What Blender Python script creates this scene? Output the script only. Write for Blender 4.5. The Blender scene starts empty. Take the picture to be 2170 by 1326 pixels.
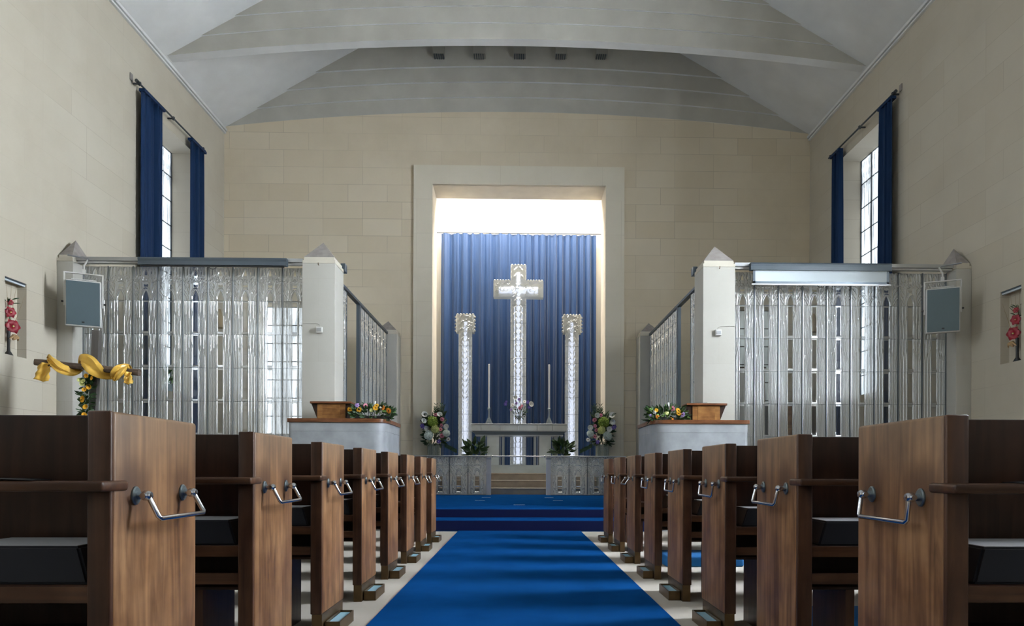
import bpy, bmesh, math, random
import numpy as np
from mathutils import Vector, Matrix
PI = math.pi
sc = bpy.context.scene
COL = sc.collection

# ------------------------------------------------------------------ camera, light, exposure
cam_d = bpy.data.cameras.new('camera')
cam = bpy.data.objects.new('camera', cam_d)
COL.objects.link(cam)
sc.camera = cam
cam_d.sensor_width = 36
cam_d.lens = 1447 / 2170 * 36
cam_d.shift_x = (1085 - 1122.9) / 2170
cam_d.shift_y = (997 - 663) / 2170
cam_d.clip_start = 0.02
cam.matrix_world = Matrix.Translation((-0.042, 0, 0.85)) @ Matrix.Rotation(-0.0193, 4, 'Z') @ Matrix.Rotation(PI / 2, 4, 'X') @ Matrix.Rotation(0.0031, 4, 'Z')

sc.view_settings.view_transform = 'Standard'
sc.view_settings.look = 'None'
sc.view_settings.gamma = 1
sc.view_settings.exposure = 0.17
sc.view_settings.use_curve_mapping = False
sc.cycles.use_denoising = True
sc.cycles.max_bounces = 10
sc.cycles.transparent_max_bounces = 24
sc.cycles.transmission_bounces = 8
sc.cycles.sample_clamp_indirect = 4
sc.cycles.caustics_refractive = False
sc.cycles.caustics_reflective = False

world = bpy.data.worlds.new('sky')
sc.world = world
world.use_nodes = True
world.node_tree.nodes['Background'].inputs[0].default_value = (0.62, 0.72, 0.85, 1)
world.node_tree.nodes['Background'].inputs[1].default_value = 1.0

WIN_L, WIN_R, WIN_REAR = 17.0, 145.0, 0.4       # daylight through the windows on each side
WIN_BACK = 10.0                               # the bays behind the viewpoint
SKYLIGHT = 34.0

# ------------------------------------------------------------------ materials
def new_mat(name):
    m = bpy.data.materials.new(name)
    m.use_nodes = True
    nt = m.node_tree
    return m, nt, nt.nodes['Principled BSDF']

def N(nt, typ, **kw):
    n = nt.nodes.new(typ)
    for k, v in kw.items():
        if hasattr(n, k):
            setattr(n, k, v)
        else:
            n.inputs[k].default_value = v
    return n

def simple(name, col, rough=0.5, metal=0.0, spec=0.5, noise=0.0, nscale=8.0, bump=0.0, sheen=0.0, stretch=(1, 1, 1)):
    m, nt, b = new_mat(name)
    b.inputs['Base Color'].default_value = (*col, 1)
    b.inputs['Roughness'].default_value = rough
    b.inputs['Metallic'].default_value = metal
    b.inputs['Specular IOR Level'].default_value = spec
    if sheen:
        b.inputs['Sheen Weight'].default_value = sheen
        b.inputs['Sheen Roughness'].default_value = 0.4
    if noise or bump:
        tc = N(nt, 'ShaderNodeTexCoord')
        mp = N(nt, 'ShaderNodeMapping')
        mp.inputs['Scale'].default_value = stretch
        nt.links.new(tc.outputs['Object'], mp.inputs['Vector'])
        ns = N(nt, 'ShaderNodeTexNoise')
        ns.inputs['Scale'].default_value = nscale
        ns.inputs['Detail'].default_value = 6
        nt.links.new(mp.outputs[0], ns.inputs['Vector'])
        if noise:
            mx = N(nt, 'ShaderNodeMix', data_type='RGBA')
            mx.inputs[6].default_value = (*[c * (1 - noise) for c in col], 1)
            mx.inputs[7].default_value = (*[min(1, c * (1 + noise)) for c in col], 1)
            mr = N(nt, 'ShaderNodeMapRange')
            mr.inputs[1].default_value = 0.3
            mr.inputs[2].default_value = 0.7
            nt.links.new(ns.outputs[0], mr.inputs[0])
            nt.links.new(mr.outputs[0], mx.inputs[0])
            nt.links.new(mx.outputs[2], b.inputs['Base Color'])
        if bump:
            bp = N(nt, 'ShaderNodeBump')
            bp.inputs['Strength'].default_value = bump
            bp.inputs['Distance'].default_value = 0.01
            nt.links.new(ns.outputs[0], bp.inputs['Height'])
            nt.links.new(bp.outputs[0], b.inputs['Normal'])
    return m

def ashlar(name, axis, c1, c2, mortar, bw=0.92, bh=0.4, msize=0.0035, offz=0.0):
    """limestone blocks; axis 'x' = wall facing along x (uses y, z), 'y' = wall facing along y (uses x, z)"""
    m, nt, b = new_mat(name)
    tc = N(nt, 'ShaderNodeTexCoord')
    sp = N(nt, 'ShaderNodeSeparateXYZ')
    nt.links.new(tc.outputs['Object'], sp.inputs[0])
    cb = N(nt, 'ShaderNodeCombineXYZ')
    nt.links.new(sp.outputs[1 if axis == 'x' else 0], cb.inputs[0])
    ad = N(nt, 'ShaderNodeMath', operation='ADD')
    ad.inputs[1].default_value = offz
    nt.links.new(sp.outputs[2], ad.inputs[0])
    nt.links.new(ad.outputs[0], cb.inputs[1])
    br = N(nt, 'ShaderNodeTexBrick')
    br.inputs['Color1'].default_value = (*c1, 1)
    br.inputs['Color2'].default_value = (*c2, 1)
    br.inputs['Mortar'].default_value = (*mortar, 1)
    br.inputs['Scale'].default_value = 1
    br.inputs['Mortar Size'].default_value = msize
    br.inputs['Mortar Smooth'].default_value = 0.3
    br.inputs['Bias'].default_value = -0.2
    br.inputs['Brick Width'].default_value = bw
    br.inputs['Row Height'].default_value = bh
    br.offset = 0.37
    br.offset_frequency = 3
    nt.links.new(cb.outputs[0], br.inputs['Vector'])
    ns = N(nt, 'ShaderNodeTexNoise')
    ns.inputs['Scale'].default_value = 1.1
    ns.inputs['Detail'].default_value = 8
    ns.inputs['Roughness'].default_value = 0.6
    nt.links.new(tc.outputs['Object'], ns.inputs['Vector'])
    base = N(nt, 'ShaderNodeMix', data_type='RGBA')
    base.inputs[6].default_value = (*[x * 0.88 for x in c2], 1)
    base.inputs[7].default_value = (*[min(1, x * 1.05) for x in c1], 1)
    nt.links.new(ns.outputs[0], base.inputs[0])
    mx = N(nt, 'ShaderNodeMix', data_type='RGBA')
    # the joints fade in and out with a second noise
    n2 = N(nt, 'ShaderNodeTexNoise')
    n2.inputs['Scale'].default_value = 0.45
    nt.links.new(tc.outputs['Object'], n2.inputs['Vector'])
    mr = N(nt, 'ShaderNodeMapRange')
    mr.inputs[1].default_value = 0.40
    mr.inputs[2].default_value = 0.66
    mr.inputs[3].default_value = 0.12
    mr.inputs[4].default_value = 0.75
    nt.links.new(n2.outputs[0], mr.inputs[0])
    nt.links.new(mr.outputs[0], mx.inputs[0])
    nt.links.new(base.outputs[2], mx.inputs[6])
    nt.links.new(br.outputs[0], mx.inputs[7])
    nt.links.new(mx.outputs[2], b.inputs['Base Color'])
    b.inputs['Roughness'].default_value = 0.85
    b.inputs['Specular IOR Level'].default_value = 0.25
    n3 = N(nt, 'ShaderNodeTexNoise')
    n3.inputs['Scale'].default_value = 30
    nt.links.new(tc.outputs['Object'], n3.inputs['Vector'])
    bp = N(nt, 'ShaderNodeBump')
    bp.inputs['Strength'].default_value = 0.08
    bp.inputs['Distance'].default_value = 0.01
    nt.links.new(n3.outputs[0], bp.inputs['Height'])
    nt.links.new(bp.outputs[0], b.inputs['Normal'])
    return m

def wood(name, dark, light, rough=0.35, scale=1.0, axis=2, worn=None):
    m, nt, b = new_mat(name)
    tc = N(nt, 'ShaderNodeTexCoord')
    oi = N(nt, 'ShaderNodeObjectInfo')
    ad = N(nt, 'ShaderNodeVectorMath', operation='MULTIPLY_ADD')
    ad.inputs[1].default_value = (7.1, 3.3, 5.7)
    nt.links.new(oi.outputs['Random'], ad.inputs[0])
    nt.links.new(tc.outputs['Object'], ad.inputs[2])
    mp = N(nt, 'ShaderNodeMapping')
    s = [14 * scale] * 3
    s[axis] = 1.1 * scale
    mp.inputs['Scale'].default_value = s
    nt.links.new(ad.outputs[0], mp.inputs['Vector'])
    n1 = N(nt, 'ShaderNodeTexNoise')
    n1.inputs['Scale'].default_value = 1.6
    n1.inputs['Detail'].default_value = 7
    n1.inputs['Distortion'].default_value = 1.2
    nt.links.new(mp.outputs[0], n1.inputs['Vector'])
    rp = N(nt, 'ShaderNodeValToRGB')
    rp.color_ramp.elements[0].position = 0.32
    rp.color_ramp.elements[0].color = (*dark, 1)
    rp.color_ramp.elements[1].position = 0.68
    rp.color_ramp.elements[1].color = (*light, 1)
    nt.links.new(n1.outputs[0], rp.inputs[0])
    out = rp.outputs[0]
    n2 = N(nt, 'ShaderNodeTexNoise')
    n2.inputs['Scale'].default_value = 7
    n2.inputs['Detail'].default_value = 5
    nt.links.new(ad.outputs[0], n2.inputs['Vector'])
    mx = N(nt, 'ShaderNodeMix', data_type='RGBA', blend_type='MULTIPLY')
    mr = N(nt, 'ShaderNodeMapRange')
    mr.inputs[1].default_value = 0.35
    mr.inputs[2].default_value = 0.7
    nt.links.new(n2.outputs[0], mr.inputs[0])
    nt.links.new(mr.outputs[0], mx.inputs[0])
    nt.links.new(out, mx.inputs[6])
    mx.inputs[7].default_value = (0.56, 0.48, 0.40, 1)
    out = mx.outputs[2]
    if worn:
        # grime rubbed into the wood around the two handle flanges, and a greyed top
        sp = N(nt, 'ShaderNodeSeparateXYZ')
        nt.links.new(tc.outputs['Object'], sp.inputs[0])
        mr2 = N(nt, 'ShaderNodeMapRange')
        mr2.inputs[1].default_value = 0.80
        mr2.inputs[2].default_value = 1.0
        mr2.inputs[4].default_value = 0.45
        nt.links.new(sp.outputs[2], mr2.inputs[0])
        mx2 = N(nt, 'ShaderNodeMix', data_type='RGBA')
        nt.links.new(mr2.outputs[0], mx2.inputs[0])
        nt.links.new(out, mx2.inputs[6])
        mx2.inputs[7].default_value = (*worn, 1)
        out = mx2.outputs[2]
        for yy in (0.10, 0.35):
            d = N(nt, 'ShaderNodeVectorMath', operation='DISTANCE')
            cb = N(nt, 'ShaderNodeCombineXYZ')
            nt.links.new(sp.outputs[1], cb.inputs[1])
            nt.links.new(sp.outputs[2], cb.inputs[2])
            nt.links.new(cb.outputs[0], d.inputs[0])
            d.inputs[1].default_value = (0, yy, 0.80)
            r = N(nt, 'ShaderNodeMapRange', interpolation_type='SMOOTHSTEP')
            r.inputs[1].default_value = 0.02
            r.inputs[2].default_value = 0.12
            r.inputs[3].default_value = 0.75
            r.inputs[4].default_value = 0.0
            nt.links.new(d.outputs['Value'], r.inputs[0])
            m3 = N(nt, 'ShaderNodeMix', data_type='RGBA')
            nt.links.new(r.outputs[0], m3.inputs[0])
            nt.links.new(out, m3.inputs[6])
            m3.inputs[7].default_value = (dark[0] * 0.45, dark[1] * 0.4, dark[2] * 0.4, 1)
            out = m3.outputs[2]
    nt.links.new(out, b.inputs['Base Color'])
    b.inputs['Roughness'].default_value = rough
    b.inputs['Specular IOR Level'].default_value = 0.28
    bp = N(nt, 'ShaderNodeBump')
    bp.inputs['Strength'].default_value = 0.08
    bp.inputs['Distance'].default_value = 0.003
    nt.links.new(n1.outputs[0], bp.inputs['Height'])
    nt.links.new(bp.outputs[0], b.inputs['Normal'])
    return m

def glass_mix(name, tint, p_trans, p_diff, rough=0.12, gloss=0.15, diffc=(0.8, 0.84, 0.87), edge=0.5):
    """pressed glass: part clear, part refracting, part satin frosted"""
    m, nt, b = new_mat(name)
    nt.nodes.remove(b)
    out = nt.nodes['Material Output']
    tr = N(nt, 'ShaderNodeBsdfTransparent')
    tr.inputs[0].default_value = (*tint, 1)
    gl = N(nt, 'ShaderNodeBsdfRefraction')
    gl.inputs['Color'].default_value = (*tint, 1)
    gl.inputs['Roughness'].default_value = rough
    gl.inputs['IOR'].default_value = 1.35
    df = N(nt, 'ShaderNodeBsdfDiffuse')
    df.inputs[0].default_value = (*diffc, 1)
    tl = N(nt, 'ShaderNodeBsdfTranslucent')
    tl.inputs[0].default_value = (*diffc, 1)
    gs = N(nt, 'ShaderNodeBsdfGlossy')
    gs.inputs['Roughness'].default_value = rough + 0.05
    gs.inputs['Color'].default_value = (0.95, 0.98, 1, 1)
    m1 = N(nt, 'ShaderNodeMixShader')
    m1.inputs[0].default_value = 0.5
    nt.links.new(df.outputs[0], m1.inputs[1])
    nt.links.new(tl.outputs[0], m1.inputs[2])
    m2 = N(nt, 'ShaderNodeMixShader')
    m2.inputs[0].default_value = p_trans / max(1e-6, 1 - p_diff)
    nt.links.new(gl.outputs[0], m2.inputs[1])
    nt.links.new(tr.outputs[0], m2.inputs[2])
    m3 = N(nt, 'ShaderNodeMixShader')
    m3.inputs[0].default_value = p_diff
    nt.links.new(m2.outputs[0], m3.inputs[1])
    nt.links.new(m1.outputs[0], m3.inputs[2])
    lw = N(nt, 'ShaderNodeLayerWeight')
    lw.inputs['Blend'].default_value = 0.35
    ma = N(nt, 'ShaderNodeMath', operation='MULTIPLY_ADD')
    ma.inputs[1].default_value = edge
    ma.inputs[2].default_value = gloss
    nt.links.new(lw.outputs['Fresnel'], ma.inputs[0])
    m4 = N(nt, 'ShaderNodeMixShader')
    nt.links.new(ma.outputs[0], m4.inputs[0])
    nt.links.new(m3.outputs[0], m4.inputs[1])
    nt.links.new(gs.outputs[0], m4.inputs[2])
    nt.links.new(m4.outputs[0], out.inputs[0])
    return m

def emit(name, col, strength):
    m, nt, b = new_mat(name)
    b.inputs['Base Color'].default_value = (0.6, 0.6, 0.6, 1)
    b.inputs['Emission Color'].default_value = (*col, 1)
    b.inputs['Emission Strength'].default_value = strength
    return m

def window_glass(name, strength, tint=(0.86, 0.93, 1.0)):
    """daylit pressed glass: bright flutes between slightly darker ones"""
    m, nt, b = new_mat(name)
    tc = N(nt, 'ShaderNodeTexCoord')
    mp = N(nt, 'ShaderNodeMapping')
    mp.inputs['Scale'].default_value = (9, 9, 0.6)
    nt.links.new(tc.outputs['Object'], mp.inputs['Vector'])
    ns = N(nt, 'ShaderNodeTexNoise')
    ns.inputs['Scale'].default_value = 2.2
    ns.inputs['Detail'].default_value = 4
    nt.links.new(mp.outputs[0], ns.inputs['Vector'])
    mr = N(nt, 'ShaderNodeMapRange')
    mr.inputs[1].default_value = 0.35
    mr.inputs[2].default_value = 0.62
    mr.inputs[3].default_value = 0.25
    mr.inputs[4].default_value = 1.0
    nt.links.new(ns.outputs[0], mr.inputs[0])
    ml = N(nt, 'ShaderNodeMath', operation='MULTIPLY')
    ml.inputs[1].default_value = strength
    nt.links.new(mr.outputs[0], ml.inputs[0])
    b.inputs['Base Color'].default_value = (0.5, 0.55, 0.6, 1)
    b.inputs['Emission Color'].default_value = (*tint, 1)
    nt.links.new(ml.outputs[0], b.inputs['Emission Strength'])
    return m

CREAM1, CREAM2, MORT = (0.87, 0.775, 0.61), (0.75, 0.645, 0.475), (0.34, 0.28, 0.20)
M = dict(
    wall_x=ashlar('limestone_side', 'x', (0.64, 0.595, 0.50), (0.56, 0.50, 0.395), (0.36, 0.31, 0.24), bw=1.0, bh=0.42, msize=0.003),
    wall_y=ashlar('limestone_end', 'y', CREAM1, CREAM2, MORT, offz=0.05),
    stone=ashlar('pale_stone', 'y', (0.56, 0.55, 0.505), (0.51, 0.495, 0.445), (0.45, 0.42, 0.36), bw=0.9, bh=0.62, msize=0.003),
    stone_plain=simple('pale_stone_plain', (0.62, 0.58, 0.49), 0.8, noise=0.08, nscale=3, bump=0.1),
    pale_frame=ashlar('portal_limestone', 'y', (0.90, 0.84, 0.70), (0.85, 0.785, 0.64), (0.6, 0.53, 0.42), bw=1.2, bh=0.8),
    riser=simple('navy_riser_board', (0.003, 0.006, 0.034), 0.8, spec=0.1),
    vinyl_reflection=simple('vinyl_reflection', (0.36, 0.38, 0.41), 0.35),  # even pale colour painted in for a reflection on black vinyl
    post_white=simple('white_post', (0.92, 0.90, 0.92), 0.3),
    warm_stone=simple('warm_stone', (0.90, 0.82, 0.68), 0.8, noise=0.06, nscale=3, bump=0.1),
    step_stone=simple('step_stone', (0.40, 0.35, 0.29), 0.6, noise=0.12, nscale=5),
    grey_cap=simple('grey_cap_stone', (0.30, 0.275, 0.26), 0.85, noise=0.15, nscale=12, bump=0.2),
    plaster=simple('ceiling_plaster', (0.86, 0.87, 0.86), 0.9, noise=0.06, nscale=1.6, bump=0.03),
    plaster_shaded=simple('rib_plaster_shaded', (0.56, 0.545, 0.49), 0.9, noise=0.09, nscale=1.6, bump=0.03),  # band faces toned darker than the ceiling so the lips look lit
    floor=ashlar('floor_stone', 'y', (0.50, 0.465, 0.41), (0.45, 0.415, 0.365), (0.34, 0.31, 0.27), bw=0.6, bh=50),
    ambo=simple('ambo_limestone', (0.31, 0.33, 0.35), 0.45, noise=0.16, nscale=5, bump=0.03),
    white_wall=simple('sanctuary_plaster', (0.82, 0.79, 0.72), 0.9),
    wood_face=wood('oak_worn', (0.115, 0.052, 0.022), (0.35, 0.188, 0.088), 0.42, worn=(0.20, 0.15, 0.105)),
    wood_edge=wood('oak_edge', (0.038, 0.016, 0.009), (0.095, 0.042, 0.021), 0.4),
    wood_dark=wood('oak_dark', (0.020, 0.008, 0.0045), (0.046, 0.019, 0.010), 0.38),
    wood_rail=wood('oak_rail', (0.042, 0.018, 0.009), (0.10, 0.045, 0.022), 0.38, axis=0),
    wood_desk=wood('desk_oak', (0.24, 0.105, 0.03), (0.40, 0.20, 0.065), 0.35, axis=0),
    wood_ledge=wood('ledge_wood', (0.12, 0.045, 0.018), (0.24, 0.10, 0.045), 0.3, axis=0),
    drift=wood('weathered_wood', (0.075, 0.055, 0.042), (0.16, 0.12, 0.095), 0.8, axis=0),
    grey_wood=simple('grey_post', (0.085, 0.078, 0.074), 0.8, noise=0.1, nscale=20, stretch=(1, 1, 0.1)),
    chrome=simple('chrome', (0.62, 0.64, 0.68), 0.18, 1.0),
    flange=simple('flange_metal', (0.16, 0.19, 0.2), 0.35, 0.8),
    steel=simple('brushed_steel', (0.52, 0.54, 0.57), 0.3, 0.9),
    dark_steel=simple('dark_steel', (0.10, 0.125, 0.15), 0.35, 0.6),
    lead=simple('lead', (0.05, 0.06, 0.07), 0.5, 0.3),
    bronze=simple('bronze', (0.12, 0.075, 0.035), 0.38, 0.75, noise=0.3, nscale=9),
    tray_in=simple('tray_zinc', (0.35, 0.60, 0.74), 0.25, 0.0),
    black=simple('black_plastic', (0.012, 0.012, 0.013), 0.5),
    hassock=simple('black_vinyl', (0.010, 0.011, 0.016), 0.6, spec=0.2),
    white_metal=simple('white_metal', (0.72, 0.72, 0.70), 0.4),
    case=simple('screen_case_grey', (0.06, 0.08, 0.10), 0.4, 0.2),
    screen=simple('screen_fabric', (0.66, 0.74, 0.79), 0.8),
    grille=simple('speaker_grille', (0.085, 0.125, 0.145), 0.6, noise=0.1, nscale=400),
    carpet=simple('blue_carpet', (0.004, 0.044, 0.165), 1.0, spec=0.0, noise=0.12, nscale=3),
    carpet_riser=simple('blue_carpet_riser', (0.0, 0.06, 0.22), 0.95, spec=0.1, sheen=0.1),
    blue_pad=simple('blue_pad', (0.0, 0.10, 0.30), 0.9),
    curtain=simple('blue_curtain', (0.004, 0.023, 0.076), 0.7, spec=0.2, sheen=0.05),
    curtain_pale=simple('sanctuary_curtain', (0.009, 0.044, 0.140), 0.5, spec=0.4, sheen=0.45),
    gold=simple('yellow_satin', (0.85, 0.52, 0.09), 0.32, spec=0.5, noise=0.08, nscale=10),
    leaf=simple('leaf_green', (0.022, 0.06, 0.016), 0.5, noise=0.3, nscale=20),
    leaf_light=simple('leaf_light', (0.10, 0.22, 0.03), 0.5, noise=0.2, nscale=20),
    white_petal=simple('white_petal', (0.93, 0.93, 0.90), 0.6),
    hydrangea=simple('hydrangea_petal', (0.74, 0.82, 0.76), 0.6, noise=0.2, nscale=60),
    green_petal=simple('green_petal', (0.30, 0.42, 0.06), 0.6, noise=0.25, nscale=60),
    pink_petal=simple('pink_petal', (0.80, 0.28, 0.40), 0.6),
    purple_petal=simple('purple_petal', (0.14, 0.09, 0.45), 0.6),
    lilac_petal=simple('lilac_petal', (0.42, 0.28, 0.66), 0.6),
    yellow_petal=simple('yellow_petal', (0.86, 0.46, 0.02), 0.6),
    lemon_petal=simple('lemon_petal', (0.72, 0.75, 0.30), 0.6),
    orange_petal=simple('orange_petal', (0.85, 0.30, 0.02), 0.6),
    red_petal=simple('red_petal', (0.26, 0.004, 0.018), 0.45),
    brown_eye=simple('flower_eye', (0.10, 0.04, 0.01), 0.8),
    wicker=simple('gilded_wicker', (0.50, 0.33, 0.17), 0.4, 0.3, noise=0.2, nscale=30),
    straw=simple('dried_stem', (0.38, 0.28, 0.15), 0.7),
    candle=simple('candle_wax', (0.85, 0.85, 0.88), 0.4),
    ceramic=simple('pale_pot', (0.5, 0.62, 0.72), 0.3),
    glass=glass_mix('pressed_glass', (0.96, 0.98, 0.99), 0.30, 0.42, rough=0.06, gloss=0.13, diffc=(0.84, 0.87, 0.88)),
    glass_clear=glass_mix('clear_glass', (0.95, 0.97, 0.98), 0.93, 0.02, rough=0.1, gloss=0.0, edge=0.02),
    glass_rail=glass_mix('rail_glass', (0.85, 0.90, 0.92), 0.06, 0.74, rough=0.15, gloss=0.16, diffc=(0.86, 0.90, 0.90)),
    glass_cross=glass_mix('cross_glass', (0.92, 0.94, 0.92), 0.30, 0.46, rough=0.15, gloss=0.12, diffc=(0.76, 0.75, 0.66)),
    glass_vase=glass_mix('vase_glass', (0.85, 0.9, 0.9), 0.55, 0.12, rough=0.06, gloss=0.12),
    altar_glass=simple('altar_glass', (0.84, 0.87, 0.86), 0.25, 0.0, noise=0.12, nscale=2.5),
    slab_glass=simple('pale_blue_glass', (0.62, 0.71, 0.74), 0.2, 0.1, noise=0.1, nscale=3),
    tube=emit('lit_tube', (0.70, 0.77, 1.0), 1.5),
    skylight=emit('sanctuary_light', (1.0, 0.93, 0.84), SKYLIGHT),
    pane_l=window_glass('daylit_glass_left', WIN_L),
    pane_r=window_glass('daylit_glass_right', WIN_R),
    pane_b=window_glass('daylit_glass_nave', WIN_BACK),
    pane_seen=window_glass('daylit_glass_near_altar', 2.6),
    pane_dull=window_glass('dull_glass', 0.35, (0.8, 0.88, 0.85)),
    pane_rear=window_glass('daylit_glass_rear', WIN_REAR),
    paper=simple('paper', (0.75, 0.74, 0.72), 0.7),
    concrete_light=simple('grey_light_box', (0.40, 0.39, 0.35), 0.6),
)

# ------------------------------------------------------------------ mesh helpers
class MB:
    def __init__(s):
        s.v, s.f, s.mi = [], [], []
    def add(s, vs, fs, mi=0, mat=None):
        o = len(s.v)
        if mat is not None:
            vs = [tuple(mat @ Vector(p)) for p in vs]
        s.v += [tuple(p) for p in vs]
        s.f += [tuple(i + o for i in f) for f in fs]
        s.mi += [mi] * len(fs)
        return s
    def box(s, x0, x1, y0, y1, z0, z1, mi=0, mat=None, bev=0.0):
        if x0 > x1: x0, x1 = x1, x0
        if y0 > y1: y0, y1 = y1, y0
        if z0 > z1: z0, z1 = z1, z0
        if bev > 0:
            bm = bmesh.new()
            bmesh.ops.create_cube(bm, size=1)
            for v in bm.verts:
                v.co = Vector(((x0 + x1) / 2 + v.co.x * (x1 - x0), (y0 + y1) / 2 + v.co.y * (y1 - y0), (z0 + z1) / 2 + v.co.z * (z1 - z0)))
            bmesh.ops.bevel(bm, geom=bm.edges[:], offset=bev, segments=3, affect='EDGES', profile=0.5)
            s.bm(bm, mi, mat)
            return s
        vs = [(x, y, z) for x in (x0, x1) for y in (y0, y1) for z in (z0, z1)]
        fs = [(0, 1, 3, 2), (4, 6, 7, 5), (0, 4, 5, 1), (2, 3, 7, 6), (0, 2, 6, 4), (1, 5, 7, 3)]
        return s.add(vs, fs, mi, mat)
    def bm(s, bm, mi=0, mat=None):
        bm.verts.index_update()
        s.add([v.co[:] for v in bm.verts], [[v.index for v in f.verts] for f in bm.faces], mi, mat)
        bm.free()
        return s
    def prism(s, poly, z0, z1, mi=0, mat=None):
        n = len(poly)
        vs = [(x, y, z0) for x, y in poly] + [(x, y, z1) for x, y in poly]
        fs = [tuple(range(n))[::-1], tuple(range(n, 2 * n))] + [(i, (i + 1) % n, n + (i + 1) % n, n + i) for i in range(n)]
        return s.add(vs, fs, mi, mat)
    def lathe(s, prof, n=24, mi=0, mat=None):
        vs, fs = [], []
        for r, z in prof:
            for k in range(n):
                a = 2 * PI * k / n
                vs.append((r * math.cos(a), r * math.sin(a), z))
        for i in range(len(prof) - 1):
            for k in range(n):
                fs.append((i * n + k, i * n + (k + 1) % n, (i + 1) * n + (k + 1) % n, (i + 1) * n + k))
        fs.append(tuple(range(n))[::-1])
        fs.append(tuple((len(prof) - 1) * n + k for k in range(n)))
        return s.add(vs, fs, mi, mat)
    def tube(s, pts, r, n=10, mi=0, mat=None):
        pts = [Vector(p) for p in pts]
        rs = r if isinstance(r, (list, tuple)) else [r] * len(pts)
        vs, fs = [], []
        up = None
        for i, p in enumerate(pts):
            t = (pts[min(i + 1, len(pts) - 1)] - pts[max(i - 1, 0)]).normalized()
            if up is None:
                up = Vector((0, 0, 1)) if abs(t.z) < 0.9 else Vector((1, 0, 0))
            a = t.cross(up).normalized()
            b = a.cross(t).normalized()
            up = b
            for k in range(n):
                an = 2 * PI * k / n
                vs.append(tuple(p + (a * math.cos(an) + b * math.sin(an)) * rs[i]))
        for i in range(len(pts) - 1):
            for k in range(n):
                fs.append((i * n + k, i * n + (k + 1) % n, (i + 1) * n + (k + 1) % n, (i + 1) * n + k))
        fs.append(tuple(range(n))[::-1])
        fs.append(tuple((len(pts) - 1) * n + k for k in range(n)))
        return s.add(vs, fs, mi, mat)
    def grid(s, fn, nu, nv, mi=0, mat=None, flip=False):
        """fn(u, v) -> point for u, v in 0..1"""
        vs = [fn(i / nu, j / nv) for j in range(nv + 1) for i in range(nu + 1)]
        fs = []
        for j in range(nv):
            for i in range(nu):
                q = (j * (nu + 1) + i, j * (nu + 1) + i + 1, (j + 1) * (nu + 1) + i + 1, (j + 1) * (nu + 1) + i)
                fs.append(q[::-1] if flip else q)
        return s.add(vs, fs, mi, mat)
    def build(s, name, mats, parent=None, smooth=None, loc=None):
        me = bpy.data.meshes.new(name)
        me.from_pydata(s.v, [], s.f)
        if not isinstance(mats, (list, tuple)):
            mats = [mats]
        for m in mats:
            me.materials.append(M[m])
        me.polygons.foreach_set('material_index', s.mi)
        bm = bmesh.new()
        bm.from_mesh(me)
        bmesh.ops.recalc_face_normals(bm, faces=bm.faces[:])
        bm.to_mesh(me)
        bm.free()
        if smooth:
            me.shade_smooth() if hasattr(me, 'shade_smooth') else None
            me.set_sharp_from_angle(angle=math.radians(smooth))
        o = bpy.data.objects.new(name, me)
        COL.objects.link(o)
        if loc:
            o.location = loc
        if parent is not None:
            o.parent = parent
        return o

def tag(o, label=None, cat=None, group=None, kind=None):
    if label: o['label'] = label
    if cat: o['category'] = cat
    if group: o['group'] = group
    if kind: o['kind'] = kind
    return o

def thing(name, label, cat, loc=(0, 0, 0), rz=0, group=None):
    o = bpy.data.objects.new(name, None)
    COL.objects.link(o)
    o.empty_display_size = 0.1
    o.location = loc
    o.rotation_euler = (0, 0, rz)
    return tag(o, label, cat, group)

def struct(name, mb, mats, smooth=None, parent=None):
    o = mb.build(name, mats, parent, smooth)
    if parent is None:
        o['kind'] = 'structure'
    return o

def copy_tree(o, parent=None):
    c = o.copy()
    COL.objects.link(c)
    c.parent = parent
    for ch in list(o.children):
        copy_tree(ch, c)
    return c

def rot(axis, a):
    return Matrix.Rotation(a, 4, axis)

def tr(x, y, z):
    return Matrix.Translation((x, y, z))

# ------------------------------------------------------------------ room
W, YW, YB, CZ = 6.9, 16.1, -11.5, 8.85
TH = 0.62
NAVE_Y = [(5.0, 6.7), (-2.0, -.3), (-8.8, -7.1)]
def wall_side(s, name):
    """side wall with tall windows and the flower niche: the openings are real holes"""
    holes = [(12.9, 14.62, 2.4, 7.55)] + [(a, b, 2.4, 7.55) for a, b in NAVE_Y]
    niche = (9.275, 9.68, 2.395, 3.435)
    mb = MB()
    ys = sorted({YB, YW + TH} | {h[0] for h in holes} | {h[1] for h in holes} | {niche[0], niche[1]})
    zs = sorted({0, 2.4, 7.55, CZ + 0.35, niche[2], niche[3]})
    def inside(y, z, hs):
        return any(h[0] < y < h[1] and h[2] < z < h[3] for h in hs)
    for X, hs in ((s * W, holes + [niche]), (s * (W + TH), holes)):
        for a, b in zip(ys, ys[1:]):
            for c, d in zip(zs, zs[1:]):
                if not inside((a + b) / 2, (c + d) / 2, hs):
                    mb.add([(X, a, c), (X, b, c), (X, b, d), (X, a, d)], [(0, 1, 2, 3)])
    for h, dep in [(h, TH) for h in holes] + [(niche, 0.13)]:
        x0, x1 = s * W, s * (W + dep)
        a, b, c, d = h
        mb.add([(x0, a, c), (x1, a, c), (x1, a, d), (x0, a, d)], [(0, 1, 2, 3)])
        mb.add([(x0, b, c), (x1, b, c), (x1, b, d), (x0, b, d)], [(0, 1, 2, 3)])
        mb.add([(x0, a, c), (x1, a, c), (x1, b, c), (x0, b, c)], [(0, 1, 2, 3)])
        mb.add([(x0, a, d), (x1, a, d), (x1, b, d), (x0, b, d)], [(0, 1, 2, 3)])
        if h is niche:
            mb.add([(x1, a, c), (x1, b, c), (x1, b, d), (x1, a, d)], [(0, 1, 2, 3)])
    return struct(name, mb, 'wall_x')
wall_side(-1, 'wall_left')
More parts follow.
